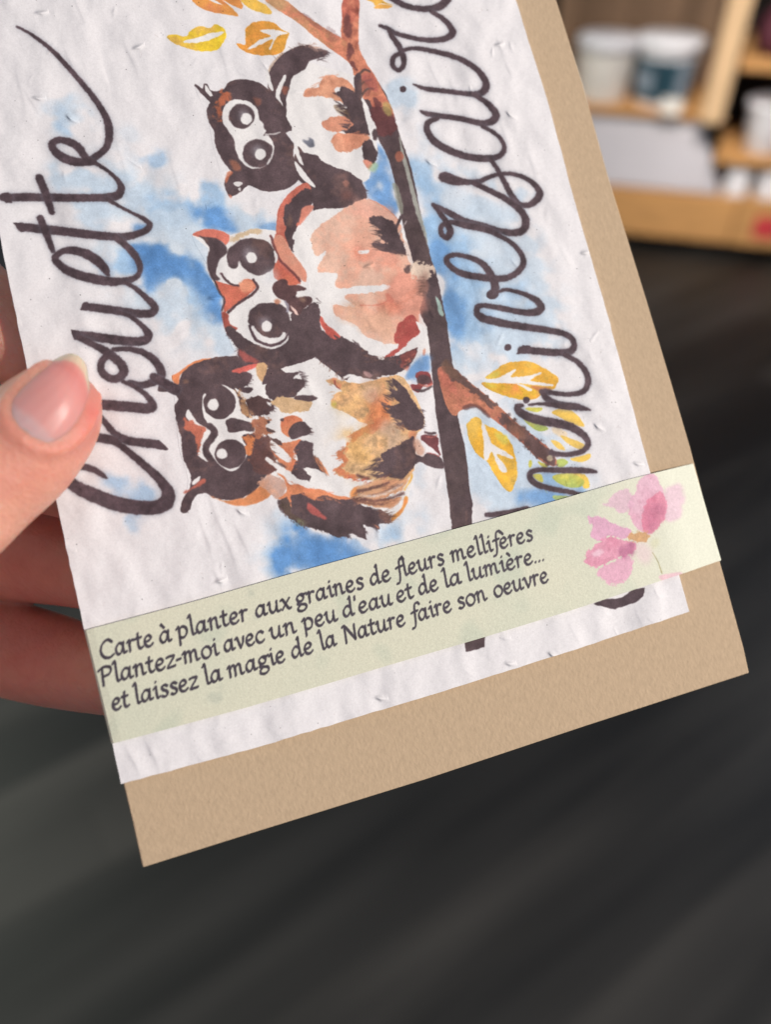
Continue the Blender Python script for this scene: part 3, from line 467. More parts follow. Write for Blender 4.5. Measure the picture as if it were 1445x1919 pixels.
hairs('H', '420,1060 560,1020 760,1000', .95, -.3, 90, 30, B2, 6, .6); hairs('H', '440,1120 600,1140 740,1120', .95, -.2, 80, 24, (150, 106, 88), 6, .6); hairs('H', '420,1080 600,1070 780,1030', .95, -.3, 80, 16, TN2, 8, .6); hairs('H', '560,930 680,960 800,950', .9, -.3, 60, 18, B2, 6, .6)
hairs('H', '395,612 340,720 280,772 330,830 270,910', -1, .35, 26, 26, OR2, 9, .7); hairs('H', '500,540 560,420 620,330', -.5, .8, 70, 20, (210, 130, 96), 9, .35); hairs('H', '420,700 520,760 560,860', -.6, .6, 80, 22, (232, 186, 122), 10, .35)
hairs('H', '360,940 440,955 530,975', -.9, .3, 40, 14, (176, 92, 82), 8, .7); hairs('H', '230,215 260,300 270,400', -1, .1, 26, 14, TN2, 9, .7); hairs('H', '0,1060 100,1090 300,1110', .9, .35, 50, 22, OR2, 8, .6)
hairs('G', '1062,225 1090,290 1080,340', 1, .1, 30, 18, DK, 11); hairs('G', '640,235 680,270 650,330', 1, .2, 34, 18, DK, 10); hairs('G', '860,480 830,530 760,560', .8, .6, 30, 20, DK, 9); hairs('G', '1130,430 1180,425', 1, -.1, 30, 8, DK, 8)
hairs('G', '1110,650 1142,685 1100,710', 1, .3, 26, 10, DK, 9); hairs('G', '1160,860 1210,940 1255,1000', .55, .8, 34, 20, B2, 9, .8); hairs('G', '1000,780 1000,880 1020,960', -.9, .2, 36, 20, (206, 120, 90), 8, .6); hairs('G', '820,720 850,800 870,900', 1, .3, 36, 26, B2, 8, .7)
hairs('G', '700,600 760,640 720,720', 1, .3, 50, 24, (150, 96, 80), 8, .6); hairs('G', '600,380 640,470 690,560', .7, .7, 40, 24, (184, 140, 106), 8, .5); hairs('G', '890,1200 900,1260 960,1330 1060,1385 1200,1425', .3, .95, 18, 40, DK, 9); hairs('G', '950,1060 1100,1110 1300,1150', .9, .45, 60, 24, (196, 112, 84), 8, .5)
#hairs('G', '120,480 130,600 160,740 165,860 230,1040', -1, .1, 9, 60, DK, 8, .8); hairs('G', '420,1170 560,1190 700,1130 780,1040', .3, .9, 14, 30, B2, 8, .6)
hairs('E', '330,1110 420,1260 440,1400', -.8, .5, 12, 24, DK, 8, .7); hairs('E', '1100,1160 1200,1210 1400,1300', .4, -.8, 18, 26, DK, 8, .8); hairs('E', '1330,1260 1400,1300 1400,1360', 1, .1, 20, 8, B2, 8)
# the ink bleeds a little along the paper's fibres
dy = smooth_noise(card.h, card.w, 3.2, 51)*.3; dx = smooth_noise(card.h, card.w, 3.2, 52)*.3; yy0, xx0 = np.mgrid[0:card.h, 0:card.w].astype(np.float32)
sy = np.clip(yy0+dy, 0, card.h-1.01); sx = np.clip(xx0+dx, 0, card.w-1.01); iy, ix = sy.astype(int), sx.astype(int); fy, fx = (sy-iy)[..., None], (sx-ix)[..., None]; I = card.img
card.img = (I[iy, ix]*(1-fy)*(1-fx)+I[iy+1, ix]*fy*(1-fx)+I[iy, ix+1]*(1-fy)*fx+I[iy+1, ix+1]*fy*fx).astype(np.float32)
dens = np.clip((.9-card.img.mean(2))*2.2, 0, 1)[..., None]; card.img = card.img*(1+dens*(.035*smooth_noise(card.h, card.w, 9, 53)+.03*smooth_noise(card.h, card.w, 30, 54))[..., None])
# specks and fibres of the recycled seed paper
for i in range(420):
    x, y = RNG.integers(3, card.w-6), RNG.integers(3, card.h-6); n = RNG.integers(1, 3)
    card.img[y:y+n, x:x+RNG.integers(1, 3)] *= RNG.uniform(.45, .8)
for i in range(110):
    x, y, a = RNG.uniform(10, card.w-10), RNG.uniform(10, card.h-10), RNG.uniform(0, 6.28); L = RNG.uniform(4, 14); bend = RNG.uniform(-1.2, 1.2)
    t = np.linspace(0, 1, 5); card.ribbon(np.stack([x+np.cos(a+bend*t)*L*t, y+np.sin(a+bend*t)*L*t], 1), np.full(5, .45), (150, 130, 120), RNG.uniform(.25, .6), .4)
# relief of the seed paper: soft undulation, long creases, seeds pressed into the sheet
H, W = card.h, card.w
hm = .085*smooth_noise(H, W, 44, 21, (1, 1.6))+.062*smooth_noise(H, W, 19, 22, (1, 1.5))+.008*smooth_noise(H, W, 7, 23)+.0008*smooth_noise(H, W, 1.6, 24)
yy, xx = np.mgrid[0:H, 0:W].astype(np.float32)
def crease(cx, cy, L, wd, hh, ang):
    r = int(L*1.3)+8; x0, x1, y0, y1 = max(int(cx)-r, 0), min(int(cx)+r, W), max(int(cy)-r, 0), min(int(cy)+r, H)
    if x1 <= x0 or y1 <= y0: return
    dx, dy = xx[y0:y1, x0:x1]-cx, yy[y0:y1, x0:x1]-cy; u = dx*math.sin(ang)+dy*math.cos(ang); v = dx*math.cos(ang)-dy*math.sin(ang)+4*np.sin(u/L*2.1)
    hm[y0:y1, x0:x1] += hh*np.exp(-(u/L)**2*1.5)*np.where(v > 0, np.exp(-(v/(wd*3.4))**2), np.exp(-(v/(wd*1.7))**2))*.8
def at_px(x, y): return card.tex(np.array([[x, y]], float))[0]
for x, y, L, h in ((130, 110, 40, .1), (200, 140, 46, -.1), (245, 105, 44, .1), (150, 20, 40, .1), (40, 170, 50, .08), (60, 190, 26, .09), (425, 1010, 60, .12), (385, 1000, 60, .1), (400, 950, 46, .09),
                   (455, 1010, 44, .1), (410, 1085, 22, .12), (250, 1425, 30, .12), (285, 1410, 34, .12), (885, 520, 60, .07), (950, 260, 46, .09), (940, 90, 30, .1), (955, 130, 24, .1), (1060, 480, 40, .06), (330, 330, 40, .08), (230, 300, 60, .07), (480, 90, 44, .06), (420, 110, 40, .07),
                   (350, 540, 50, .08), (360, 480, 44, .06), (1000, 310, 40, .07), (810, 260, 30, .09), (820, 150, 46, .08), (850, 165, 40, .07), (1080, 1190, 34, .07), (1200, 1160, 30, .06), (940, 1180, 30, .06)):
    p = at_px(x, y); crease(p[0], p[1], L*1.15, 3.2, h, RNG.uniform(-.12, .16))
for i in range(120): crease(RNG.uniform(0, W), RNG.uniform(0, H), RNG.uniform(16, 60), RNG.uniform(4, 12), RNG.uniform(-.04, .06), RNG.normal(.02, .2))
for x, y in ((75, 25), (257, 90), (130, 222), (70, 185), (935, 85), (805, 305), (955, 215), (1117, 995-840+160), (1096, 475), (412, 1090), (955, 1245), (712, 1310), (1035, 1228), (1120, 800), (450, 960), (400, 560), (1195, 870), (690, 500)):
    p = at_px(x, y); crease(p[0], p[1], 7, 3.6, .34, RNG.uniform(-.6, .6))
for i in range(130): crease(RNG.uniform(0, W), RNG.uniform(0, H), RNG.uniform(4, 12), RNG.uniform(3, 8), RNG.uniform(.03, .13), RNG.uniform(0, 3))
card_height = make_image('card_relief', np.clip(hm*.5+.5, 0, 1).astype(np.float32), True)
card_print = card.to_image('card_print', .04)

# ------------------------------------------------------------------ the print on the paper band
BZ = .4; BH = 19.4; BY0 = 6.6
band = Paper(-1, BY0-.6, 117, BH+1.4, 16, (220, 219, 198), BZ)
H, W = band.h, band.w
t = np.clip(.5+.4*smooth_noise(H, W, 90, 31), 0, 1)[..., None]; band.img = band.img*(1-t)+np.array((214, 216, 196), np.float32)/255*t
t = (np.clip(smooth_noise(H, W, 40, 32)-.6, 0, 1)*.35)[..., None]; band.img = band.img*(1-t)+np.array((186, 198, 180), np.float32)/255*t
t = np.clip((np.arange(W)/16-88)/22, 0, 1)[None, :, None]; band.img = band.img*(1-t)+np.array((229, 230, 212), np.float32)/255*t
bf = band.fill
for x, y, r in ((470, 1112, 9), (405, 1310, 13), (412, 1288, 7), (325, 1280, 9), (480, 1155, 6)): band.ell('X', x, y, r, r, (176, 184, 172), a=.35, soft=6, wob=.8)
bf('Q', '740,340 830,285 885,265 895,420 845,515 750,525', (226, 188, 208), .75, 6, .6); bf('Q', '240,420 300,415 380,340 450,310 500,350 505,455 400,475 330,440', (222, 180, 202), .75, 4, .6)
bf('Q', '520,720 600,710 650,800 620,870 540,840', (232, 206, 210), .7, 8)
bf('Q', '518,340 540,260 600,205 672,198 722,300 745,340 752,440 740,520 640,645 552,622 500,560 468,460 482,360', (230, 170, 196), .88, 3.2, .5, c2=(228, 180, 202))
bf('Q', '568,600 580,470 622,380 680,332 742,340 756,440 742,520 700,590 640,648', (222, 126, 154), .85, 3.5, .5, c2=(220, 136, 160)); bf('Q', '620,440 700,420 710,520 640,600 610,560', (176, 96, 130), .4, 10, .9)
bf('Q', '160,520 230,510 320,540 400,580 485,612 450,685 330,660 250,700 185,645 200,590', (222, 166, 196), .9, 3, .7)
bf('Q', '238,900 380,830 492,795 482,930 400,1022 300,1002 245,950', (230, 168, 196), .85, 4.5, .7)
bf('Q', '138,840 170,770 240,710 330,652 400,680 522,710 502,790 400,822 300,872 220,892 150,872', (224, 134, 168), .85, 3.5, .6, c2=(228, 150, 180)); bf('Q', '180,800 240,760 290,770 240,810', (240, 206, 220), .8, 5)
bf('Q', '410,760 470,715 515,715 500,790 430,825', (166, 92, 130), .6, 7, .8); bf('Q', '450,680 540,618 622,640 600,705 520,702', (208, 158, 110), .9, 4, .8)
band.stroke('Q', '650,780,6 690,850,8 722,940,10', (160, 150, 98), .8); bf('Q', '640,700 700,680 660,760', (206, 200, 150), .3, 6)
bf('Q', '700,960 840,930 880,940 830,965 740,990', (236, 190, 204), .8, 3)
GL = {'a': (1.02, ['.72,.85 .45,.98 .18,.72 .1,.38 .22,.08 .42,.1 .62,.4 .74,.92', '.76,.98 .7,.4 .74,.08 .96,.14']),
      'c': (.84, ['.72,.82 .5,.99 .2,.8 .1,.42 .25,.06 .5,.02 .76,.2']), 'd': (1.02, ['.7,.85 .45,.98 .18,.72 .1,.38 .22,.08 .42,.1 .66,.4', '.66,1.62 .76,1.72 .72,.9 .72,.3 .78,.06 .97,.14']),
      'e': (.86, ['.16,.48 .45,.52 .66,.72 .5,.98 .22,.82 .1,.42 .25,.06 .5,.02 .76,.22']), 'f': (.6, ['.92,1.55 .78,1.74 .52,1.6 .42,1.0 .34,.1 .2,-.42 -.08,-.52', '.12,.92 .4,.98 .72,1.0']),
      'g': (.96, ['.76,.9 .45,1.0 .16,.74 .26,.4 .55,.42 .7,.72 .5,.98', '.28,.38 .14,.2 .4,.1 .74,.0 .8,-.28 .5,-.52 .16,-.44 .12,-.2 .32,.02', '.7,.92 .98,1.0']),
      'i': (.5, ['.06,.86 .24,1.0 .24,.4 .3,.06 .5,.14', '.27,1.42 .29,1.44']), 'l': (.5, ['.06,1.62 .24,1.74 .24,.4 .3,.06 .52,.14']),
      'm': (1.42, ['.05,.86 .22,1.0 .2,.5 .18,.0', '.2,.62 .42,.96 .6,.9 .62,.5 .6,.0', '.62,.62 .86,.96 1.04,.88 1.05,.3 1.12,.06 1.32,.14']), 'n': (1.0, ['.05,.86 .22,1.0 .2,.5 .18,.0', '.2,.62 .44,.96 .64,.9 .66,.3 .72,.06 .92,.14']),
      'o': (.92, ['.46,1.0 .2,.8 .1,.45 .24,.06 .48,.0 .74,.2 .82,.58 .68,.9 .46,1.0']), 'p': (.98, ['.05,.86 .24,1.0 .22,.2 .18,-.58', '.22,.7 .46,.98 .74,.86 .82,.5 .66,.12 .4,.02 .22,.14']),
      'r': (.7, ['.05,.86 .22,1.0 .2,.5 .18,.0', '.2,.62 .42,.96 .66,.9']), 's': (.74, ['.64,.86 .42,1.0 .2,.84 .3,.6 .54,.42 .58,.16 .34,.0 .1,.12']), 't': (.62, ['.28,1.36 .22,.8 .2,.3 .32,.05 .58,.16', '.02,.96 .3,.97 .54,1.0']),
      'u': (1.02, ['.04,.86 .2,1.0 .17,.35 .34,.04 .58,.24 .72,.62', '.76,.98 .7,.3 .78,.05 1.0,.14']), 'v': (.84, ['.05,.9 .2,.96 .32,.4 .42,.04', '.42,.04 .66,.5 .74,.98']), 'x': (.84, ['.06,.92 .24,.92 .58,.1 .8,.08', '.74,.96 .4,.5 .08,.04']),
      'z': (.8, ['.12,.92 .4,.98 .68,.92 .4,.5 .1,.06 .4,.04 .72,.08']), 'C': (1.22, ['1.12,1.3 .82,1.56 .4,1.34 .14,.8 .28,.22 .7,.0 1.14,.2']), 'P': (1.06, ['.3,1.46 .26,.8 .24,-.06', '.02,1.32 .42,1.55 .84,1.46 .94,1.16 .74,.84 .34,.74']),
      'N': (1.26, ['.22,-.06 .26,.8 .28,1.42', '.1,1.42 .3,1.46 .66,.8 1.04,.06', '1.04,.06 1.06,.8 1.1,1.44']), '-': (.5, ['.06,.5 .4,.54']), "'": (.3, ['.16,1.66 .14,1.3']), '.': (.34, ['.14,.04 .16,.06'])}
XH = 1.86
def word(t, sx, sy, ex, ey):
    a, b = unproj([(sx, sy), (ex, ey)], BZ); d = b-a; L = np.linalg.norm(d); d = d/L; up = np.array([-d[1], d[0]])
    glyphs = []; pen_x = 0
    for ch in t:
        acc = ch in 'àè'; g = {'à': 'a', 'è': 'e'}.get(ch, ch); adv, ss = GL[g]; glyphs.append((pen_x, ss+(['.3,1.62 .44,1.42 .5,1.3'] if acc else []))); pen_x += adv
    k = L/(pen_x-.08)
    for gx, ss in glyphs:
        for q in ss:
            v = np.array([[float(n) for n in r.split(',')] for r in q.split()]); v = catmull(v, 6, False)
            x = (gx+v[:, 0])*k+v[:, 1]*XH*.07; y = v[:, 1]*XH
            m = a+x[:, None]*d+y[:, None]*up; xy = (m-[band.x0, band.y0])*band.res
            band.ribbon(xy, np.full(len(xy), .275*band.res), (66, 60, 70), .97, .8, 0, .56, rad(48)+math.atan2(d[1], d[0]))
for q in (('Carte', 188, 1237, 288, 1209), ('à', 299, 1207, 322, 1201), ('planter', 332, 1198, 465, 1162), ('aux', 479, 1158, 545, 1140), ('graines', 555, 1137, 682, 1102), ('de', 694, 1098, 733, 1087), ('fleurs', 743, 1084, 833, 1057), ('mellifères', 846, 1054, 999, 1012),
          ('Plantez-moi', 188, 1286, 409, 1227), ('avec', 420, 1223, 496, 1202), ('un', 507, 1199, 556, 1185), ('peu', 568, 1182, 632, 1163), ("d'eau", 643, 1158, 735, 1133), ('et', 744, 1130, 775, 1120), ('de', 785, 1116, 822, 1105), ('la', 832, 1102, 865, 1093), ('lumière...', 875, 1090, 1020, 1050),
          ('et', 210, 1332, 242, 1324), ('laissez', 253, 1320, 372, 1288), ('la', 384, 1284, 417, 1274), ('magie', 428, 1271, 535, 1239), ('de', 547, 1235, 588, 1222), ('la', 601, 1219, 631, 1209), ('Nature', 644, 1205, 760, 1171), ('faire', 772, 1168, 847, 1145), ('son', 858, 1142, 913, 1124), ('oeuvre', 926, 1120, 1028, 1090)):
    word(*q)
band_print = band.to_image('band_print', .046)

# ------------------------------------------------------------------ materials
def mat(name, col=(.5, .5, .5), rough=.6, spec=.3, var=0., scale=20., bump=0., bscale=200., bdist=.0002, sss=0., sss_col=None, sss_r=.002, coat=0., image=None, relief=None, relief_d=.001, aniso=None, objvar=0.):
    m = bpy.data.materials.new(name); m.use_nodes = True; nt = m.node_tree; N, L = nt.nodes, nt.links; p = N['Principled BSDF']
    p.inputs['Base Color'].default_value = (*col, 1); p.inputs['Roughness'].default_value = rough; p.inputs['Specular IOR Level'].default_value = spec; p.inputs['Coat Weight'].default_value = coat; p.inputs['Coat Roughness'].default_value = .25
    tc = N.new('ShaderNodeTexCoord'); nz = N.new('ShaderNodeTexNoise'); nz.inputs['Scale'].default_value = scale; nz.inputs['Detail'].default_value = 5
    mp = N.new('ShaderNodeMapping'); L.new(tc.outputs['Object'], mp.inputs[0]); L.new(mp.outputs[0], nz.inputs['Vector'])
    if aniso: mp.inputs['Scale'].default_value = aniso
    if image:
        im = N.new('ShaderNodeTexImage'); im.image = image; im.interpolation = 'Cubic'; im.extension = 'EXTEND'; L.new(tc.outputs['UV'], im.inputs[0]); src = im.outputs[0]
    else:
        src = None
        if var:
            r = N.new('ShaderNodeValToRGB'); r.color_ramp.elements[0].position = .3; r.color_ramp.elements[1].position = .7
            r.color_ramp.elements[0].color = (*[c*(1-var) for c in col], 1); r.color_ramp.elements[1].color = (*[min(c*(1+var), 1) for c in col], 1); L.new(nz.outputs[0], r.inputs[0]); src = r.outputs[0]
    if objvar:
        oi = N.new('ShaderNodeObjectInfo'); mr = N.new('ShaderNodeMapRange'); mr.inputs[3].default_value = 1-objvar; mr.inputs[4].default_value = 1+objvar; L.new(oi.outputs['Random'], mr.inputs[0])
        mx = N.new('ShaderNodeVectorMath'); mx.operation = 'SCALE'; L.new(mr.outputs[0], mx.inputs['Scale'])
        if src: L.new(src, mx.inputs[0])
        else: mx.inputs[0].default_value = col
        src = mx.outputs[0]
    if src: L.new(src, p.inputs['Base Color'])
    nrm = None
    if relief:
        hi = N.new('ShaderNodeTexImage'); hi.image = relief; hi.interpolation = 'Cubic'; hi.extension = 'EXTEND'; L.new(tc.outputs['UV'], hi.inputs[0]); b = N.new('ShaderNodeBump'); b.inputs['Strength'].default_value = 1; b.inputs['Distance'].default_value = relief_d; L.new(hi.outputs[0], b.inputs['Height']); nrm = b.outputs[0]
    if bump:
        n2 = N.new('ShaderNodeTexNoise'); n2.inputs['Scale'].default_value = bscale; n2.inputs['Detail'].default_value = 6; L.new(mp.outputs[0], n2.inputs['Vector']); b = N.new('ShaderNodeBump'); b.inputs['Strength'].default_value = bump; b.inputs['Distance'].default_value = bdist
        L.new(n2.outputs[0], b.inputs['Height'])
        if nrm: L.new(nrm, b.inputs['Normal'])
        nrm = b.outputs[0]
    if nrm: L.new(nrm, p.inputs['Normal'])
    if sss:
        p.inputs['Subsurface Weight'].default_value = sss; p.inputs['Subsurface Radius'].default_value = sss_col or (1, .3, .15); p.inputs['Subsurface Scale'].default_value = sss_r
    return m
M_card = mat('seed_paper_print', rough=.75, spec=.25, image=card_print, relief=card_height, relief_d=.0026, bump=.15, bscale=2600, bdist=.00006)
M_paper = mat('seed_paper_white', (.76, .75, .76), .8, .2, .03, 400, .4, 2500, .00008)
M_band = mat('band_paper_print', rough=.6, spec=.3, image=band_print, bump=.5, bscale=1700, bdist=.00008)
M_env = mat('kraft_paper', (.545, .405, .272), .8, .2, .05, 900, .8, 1700, .00014, aniso=(1, .8, 1))
M_skin = mat('skin', (.75, .385, .29), .46, .35, .06, 90, .7, 1100, .0003, 1.0, (1, .28, .16), .0022)
M_floor = mat('dark_floor_board', (.0165, .0155, .0145), .5, .45, .25, 3, .2, 40, .0005, objvar=.75, aniso=(1, 5, 1))
nt = M_floor.node_tree; N, Lk = nt.nodes, nt.links; oi = N.new('ShaderNodeObjectInfo'); rp = N.new('ShaderNodeValToRGB'); rp.color_ramp.elements[0].color = (.007, .007, .0072, 1); rp.color_ramp.elements[1].color = (.042, .038, .034, 1); Lk.new(oi.outputs['Random'], rp.inputs[0])
nz = N.new('ShaderNodeTexNoise'); nz.inputs['Scale'].default_value = 2.2; tc = N.new('ShaderNodeTexCoord'); mp = N.new('ShaderNodeMapping'); m0 = N.new('ShaderNodeMapping'); m0.inputs['Rotation'].default_value = (0, 0, rad(-34)); mp.inputs['Scale'].default_value = (.4, 3.6, 1); Lk.new(tc.outputs['Object'], m0.inputs[0]); Lk.new(m0.outputs[0], mp.inputs[0]); Lk.new(mp.outputs[0], nz.inputs['Vector'])
mr = N.new('ShaderNodeMapRange'); mr.inputs[1].default_value = .35; mr.inputs[2].default_value = .68; mr.inputs[3].default_value = .15; mr.inputs[4].default_value = 1.2; Lk.new(nz.outputs[0], mr.inputs[0]); sc_ = N.new('ShaderNodeVectorMath'); sc_.operation = 'SCALE'; Lk.new(rp.outputs[0], sc_.inputs[0]); Lk.new(mr.outputs[0], sc_.inputs['Scale']); Lk.new(sc_.outputs[0], N['Principled BSDF'].inputs['Base Color'])
M_ground = mat('dark_subfloor', (.013, .013, .012), .8)
M_wood = mat('golden_wood', (.56, .29, .11), .5, .35, .15, 8, aniso=(1, 8, 8), objvar=.1)
M_post = mat('pale_planed_wood', (.68, .46, .27), .6, .3, .1, 10, aniso=(6, 6, 1))
M_slat = mat('brown_back_slat', (.25, .155, .10), .7, .2, .2, 8, aniso=(8, 8, 1), objvar=.25)
M_dark = mat('dark_recess', (.012, .009, .008), .8)
M_white = mat('white_plastic', (.80, .78, .82), .4, .4, .03, 15)
M_cream = mat('cream_plastic', (.80, .75, .70), .4, .4, .06, 15)
M_teal = mat('dark_teal_label', (.022, .06, .085), .4, .4, .35, 25)
M_greylab = mat('blue_grey_print', (.22, .27, .33), .5, .3, .2, 25)
M_grey = mat('pale_grey_bin', (.56, .53, .57), .5, .3, .05, 4)
M_maroon = mat('maroon_wrapping', (.10, .025, .04), .5, .4, .5, 30)
M_pink = mat('pink_paper', (.55, .22, .32), .6, .3, .3, 25)
M_red = mat('red_print', (.55, .05, .06), .5, .3, .1, 30)

# ------------------------------------------------------------------ builders
def link(name, me, m, parent=None, mw=None, smooth=False):
    o = bpy.data.objects.new(name, me); COL.objects.link(o)
    if m: me.materials.append(m)
    if parent: o.parent = parent
    elif mw is not None: o.matrix_world = mw
    if smooth:
        for q in me.polygons: q.use_smooth = True
    return o
def tag(o, label=None, cat=None, group=None, kind=None):
    for k, v in (('label', label), ('category', cat), ('group', group), ('kind', kind)):
        if v: o[k] = v
    return o
def empty(name, mw, label, cat, group=None):
    o = bpy.data.objects.new(name, None); COL.objects.link(o); o.matrix_world = mw; o.empty_display_size = .01; return tag(o, label, cat, group)
def slab(name, out, z0, z1, m, parent, uv=None):
    """flat sheet from an outline in card millimetres, given thickness; uv = (x0, y0, w, h) of the print"""
    bm = bmesh.new(); n = len(out); vt = [bm.verts.new((x*.001, y*.001, z1*.001)) for x, y in out]; vb = [bm.verts.new((x*.001, y*.001, z0*.001)) for x, y in out]
    bm.faces.new(vt); bm.faces.new(vb[::-1])
    for i in range(n): bm.faces.new((vt[i], vb[i], vb[(i+1) % n], vt[(i+1) % n]))
    bmesh.ops.recalc_face_normals(bm, faces=bm.faces); bmesh.ops.triangulate(bm, faces=[q for q in bm.faces if len(q.verts) > 4])
    if uv:
        l = bm.loops.layers.uv.new('UVMap')
        for q in bm.faces:
            for lp in q.loops: lp[l].uv = ((lp.vert.co.x*1000-uv[0])/uv[2], (lp.vert.co.y*1000-uv[1])/uv[3])
    me = bpy.data.meshes.new(name); bm.to_mesh(me); bm.free(); return link(name, me, m, parent)
def box(bm, x0, x1, y0, y1, z0, z1, bev=0.):
    r = bmesh.ops.create_cube(bm, size=1); v = r['verts']
    for q in v: q.co = Vector(((x0+x1)/2+q.co.x*(x1-x0), (y0+y1)/2+q.co.y*(y1-y0), (z0+z1)/2+q.co.z*(z1-z0)))
    if bev: bmesh.ops.bevel(bm, geom=list({e for q in v for e in q.link_edges}), offset=bev, segments=2, affect='EDGES')
def boxobj(name, m, parent, *a, **k):
    bm = bmesh.new(); box(bm, *a, **k); me = bpy.data.meshes.new(name); bm.to_mesh(me); bm.free(); return link(name, me, m, parent)
def lathe(name, prof, m, parent, seg=36, sx=1., sy=1., ph0=0., ph1=2*math.pi):
    full = abs(ph1-ph0-2*math.pi) < 1e-6; n = seg if full else seg+1; V, Fc = [], []
    for r, z in prof:
        for i in range(n): a = ph0+(ph1-ph0)*i/seg; V.append((r*sx*math.cos(a), r*sy*math.sin(a), z))
    for j in range(len(prof)-1):
        for i in range(seg): a, b = j*n+i, j*n+(i+1) % n; Fc.append((a, b, b+n, a+n))
    me = bpy.data.meshes.new(name); me.from_pydata(V, [], Fc); return link(name, me, m, parent, smooth=True)

# ------------------------------------------------------------------ envelope, card, band
env_px = '267,1626 480,1559 800,1460 1100,1360 1405,1261 1395,1215 1351,1055 1295,840 1254,700 1212,560 1172,431 1138.6,323 1092,154 1043,0'
e = unproj(zp('X', env_px), -1.0); e = np.vstack([e, [[114.2, 150.5], [.9, 150.5]], unproj([(12, 460), (56, 692), (111, 940), (165, 1181), (216, 1393), (231, 1469), (248, 1540)], -1.0)])
env = slab('envelope', e, -1.55, -1.0, M_env, None); env.matrix_world = MM
bv = env.modifiers.new('soft_edge', 'BEVEL'); bv.limit_method = 'ANGLE'; bv.width = .0002; bv.segments = 2
tag(env, 'plain brown kraft envelope held behind the owl card, sticking out below and right of it', 'envelope')
root = empty('greeting_card', MM, 'white seed paper greeting card printed with three owls on a branch and brush lettering', 'greeting card')
card_px = '226,1469.5 480,1401 682,1340 820,1299 880,1280 1060,1223 1100,1210 1292.7,1146 1207,840 1140,592 1084,400 1027,190 1000,105 967,0'
c = unproj(zp('X', card_px)); c = np.vstack([c, [[104.9, 148], [-.9, 148]], unproj(zp('X', '-22,330 2.5,460 50,692 78,815 105,940 157,1181 210,1393'))])
UVC = (card.x0, card.y0, card.wmm, card.hmm)
cs = []                                           # slightly uneven cut of the hand-made sheet
for a_, b_ in zip(c, np.roll(c, -1, 0)):
    k_ = max(int(np.linalg.norm(b_-a_)/1.5), 1)
    cs += [a_+(b_-a_)*i/k_+(RNG.normal(0, .035, 2) if i else 0) for i in range(k_)]
c = np.array(cs)
front = slab('front_leaf', c, -.32, 0, M_card, root, UVC)
fb = front.modifiers.new('soft_edge', 'BEVEL'); fb.width = .00022; fb.segments = 2; fb.limit_method = 'ANGLE'
c2 = c+(np.array([52, 70])-c)*.0015; slab('back_leaf', c2, -.8, -.42, M_paper, root)
def printed(name, w, q, z, label):
    p = unproj(catmull(zp(w, q)[:, :2], 3)); o = slab(name, p, .004, z, M_card, front, UVC); o['label'] = label
printed('printed_owl', 'X', '364,160 388,157 400,172 420,168 440,150 485,155 500,140 540,90 580,84 614,99 650,140 672,145 685,200 705,260 706,300 690,330 700,370 660,395 590,395 575,350 545,340 500,360 455,356 430,368 420,345 400,280 388,220', .02, 'small dark brown owl printed at the top of the branch')
printed('printed_owl', 'X', '359,441 390,430 430,440 510,430 530,370 575,345 690,372 745,410 765,470 800,520 795,620 806,660 780,695 720,705 670,705 590,680 560,690 480,690 445,670 420,610 420,570 390,500', .028, 'middle owl with pale salmon belly printed on the card')
printed('printed_owl', 'X', '322,705 345,685 400,668 450,668 600,665 680,712 750,705 775,740 795,790 780,820 775,900 740,970 700,1000 650,1005 600,990 540,970 520,935 450,945 385,930 345,958 340,950 352,900 335,840 328,760', .036, 'largest owl with orange and dark feathers printed nearest the band')
printed('printed_leaf', 'D', '40,235 200,190 350,155 425,215 360,320 160,305', .02, 'yellow printed leaf at upper left')
printed('printed_leaf', 'D', '490,280 545,200 660,135 830,215 790,330 620,355', .02, 'orange printed leaf with white veins')
printed('printed_leaf', 'K', '350,275 500,170 690,150 840,220 910,280 860,362 770,400 680,440 480,400 335,320', .02, 'yellow printed leaf above the side twig')
printed('printed_leaf', 'K', '220,650 290,565 420,650 560,780 600,1000 545,1130 430,1000 300,850', .02, 'yellow printed leaf between trunk and twig')
# band: one strip of paper wrapped round card and envelope
bt = unproj(zp('X', '157,1181.5 360,1128 560,1071 740,1022 920,973 1050,936 1180,898 1303,867.5'), BZ); bb = unproj(zp('X', '210,1393.5 335,1360 460,1326 600,1285 740,1243 900,1196 1060,1147 1351,1051.5'), BZ)
def edge(pts, x): return np.interp(x, pts[:, 0], pts[:, 1])
prof = [(-.15, .52, 0)]
V, Fc, UVs = [], [], []
xs = [(.35, -1.9), (-.35, -1.75), (-.62, -1.2), (-.62, -.4), (-.55, .2), (-.2, .5)]+[(x, .62+.04*math.sin(x*.11)) for x in np.linspace(1, 103, 60)]+[(x, .60-.0135*(x-103)**2*(1 if x < 109 else 0)-(0 if x < 109 else .486+.11*(x-109))) for x in np.linspace(104, 114, 16)]+[(114.3, -.62), (114.55, -.95), (114.4, -1.6), (113.4, -1.9)]
n = len(xs)
for k in (0, 1):
    for (x, z) in xs:
        y1, y0 = edge(bt, x), edge(bb, x)
        for y in (y0, y1): V.append((x*.001, y*.001, (z-(.11 if k else 0))*.001 if abs(x-57) < 56.9 else z*.001))
for i in range(n-1): Fc.append((2*i, 2*i+2, 2*i+3, 2*i+1))
me = bpy.data.meshes.new('paper_band'); me.from_pydata(V[:2*n], [], Fc); uvl = me.uv_layers.new(name='UVMap')
for lp in me.loops: v = me.vertices[lp.vertex_index].co; uvl.data[lp.index].uv = ((v.x*1000-band.x0)/band.wmm, (v.y*1000-band.y0)/band.hmm)
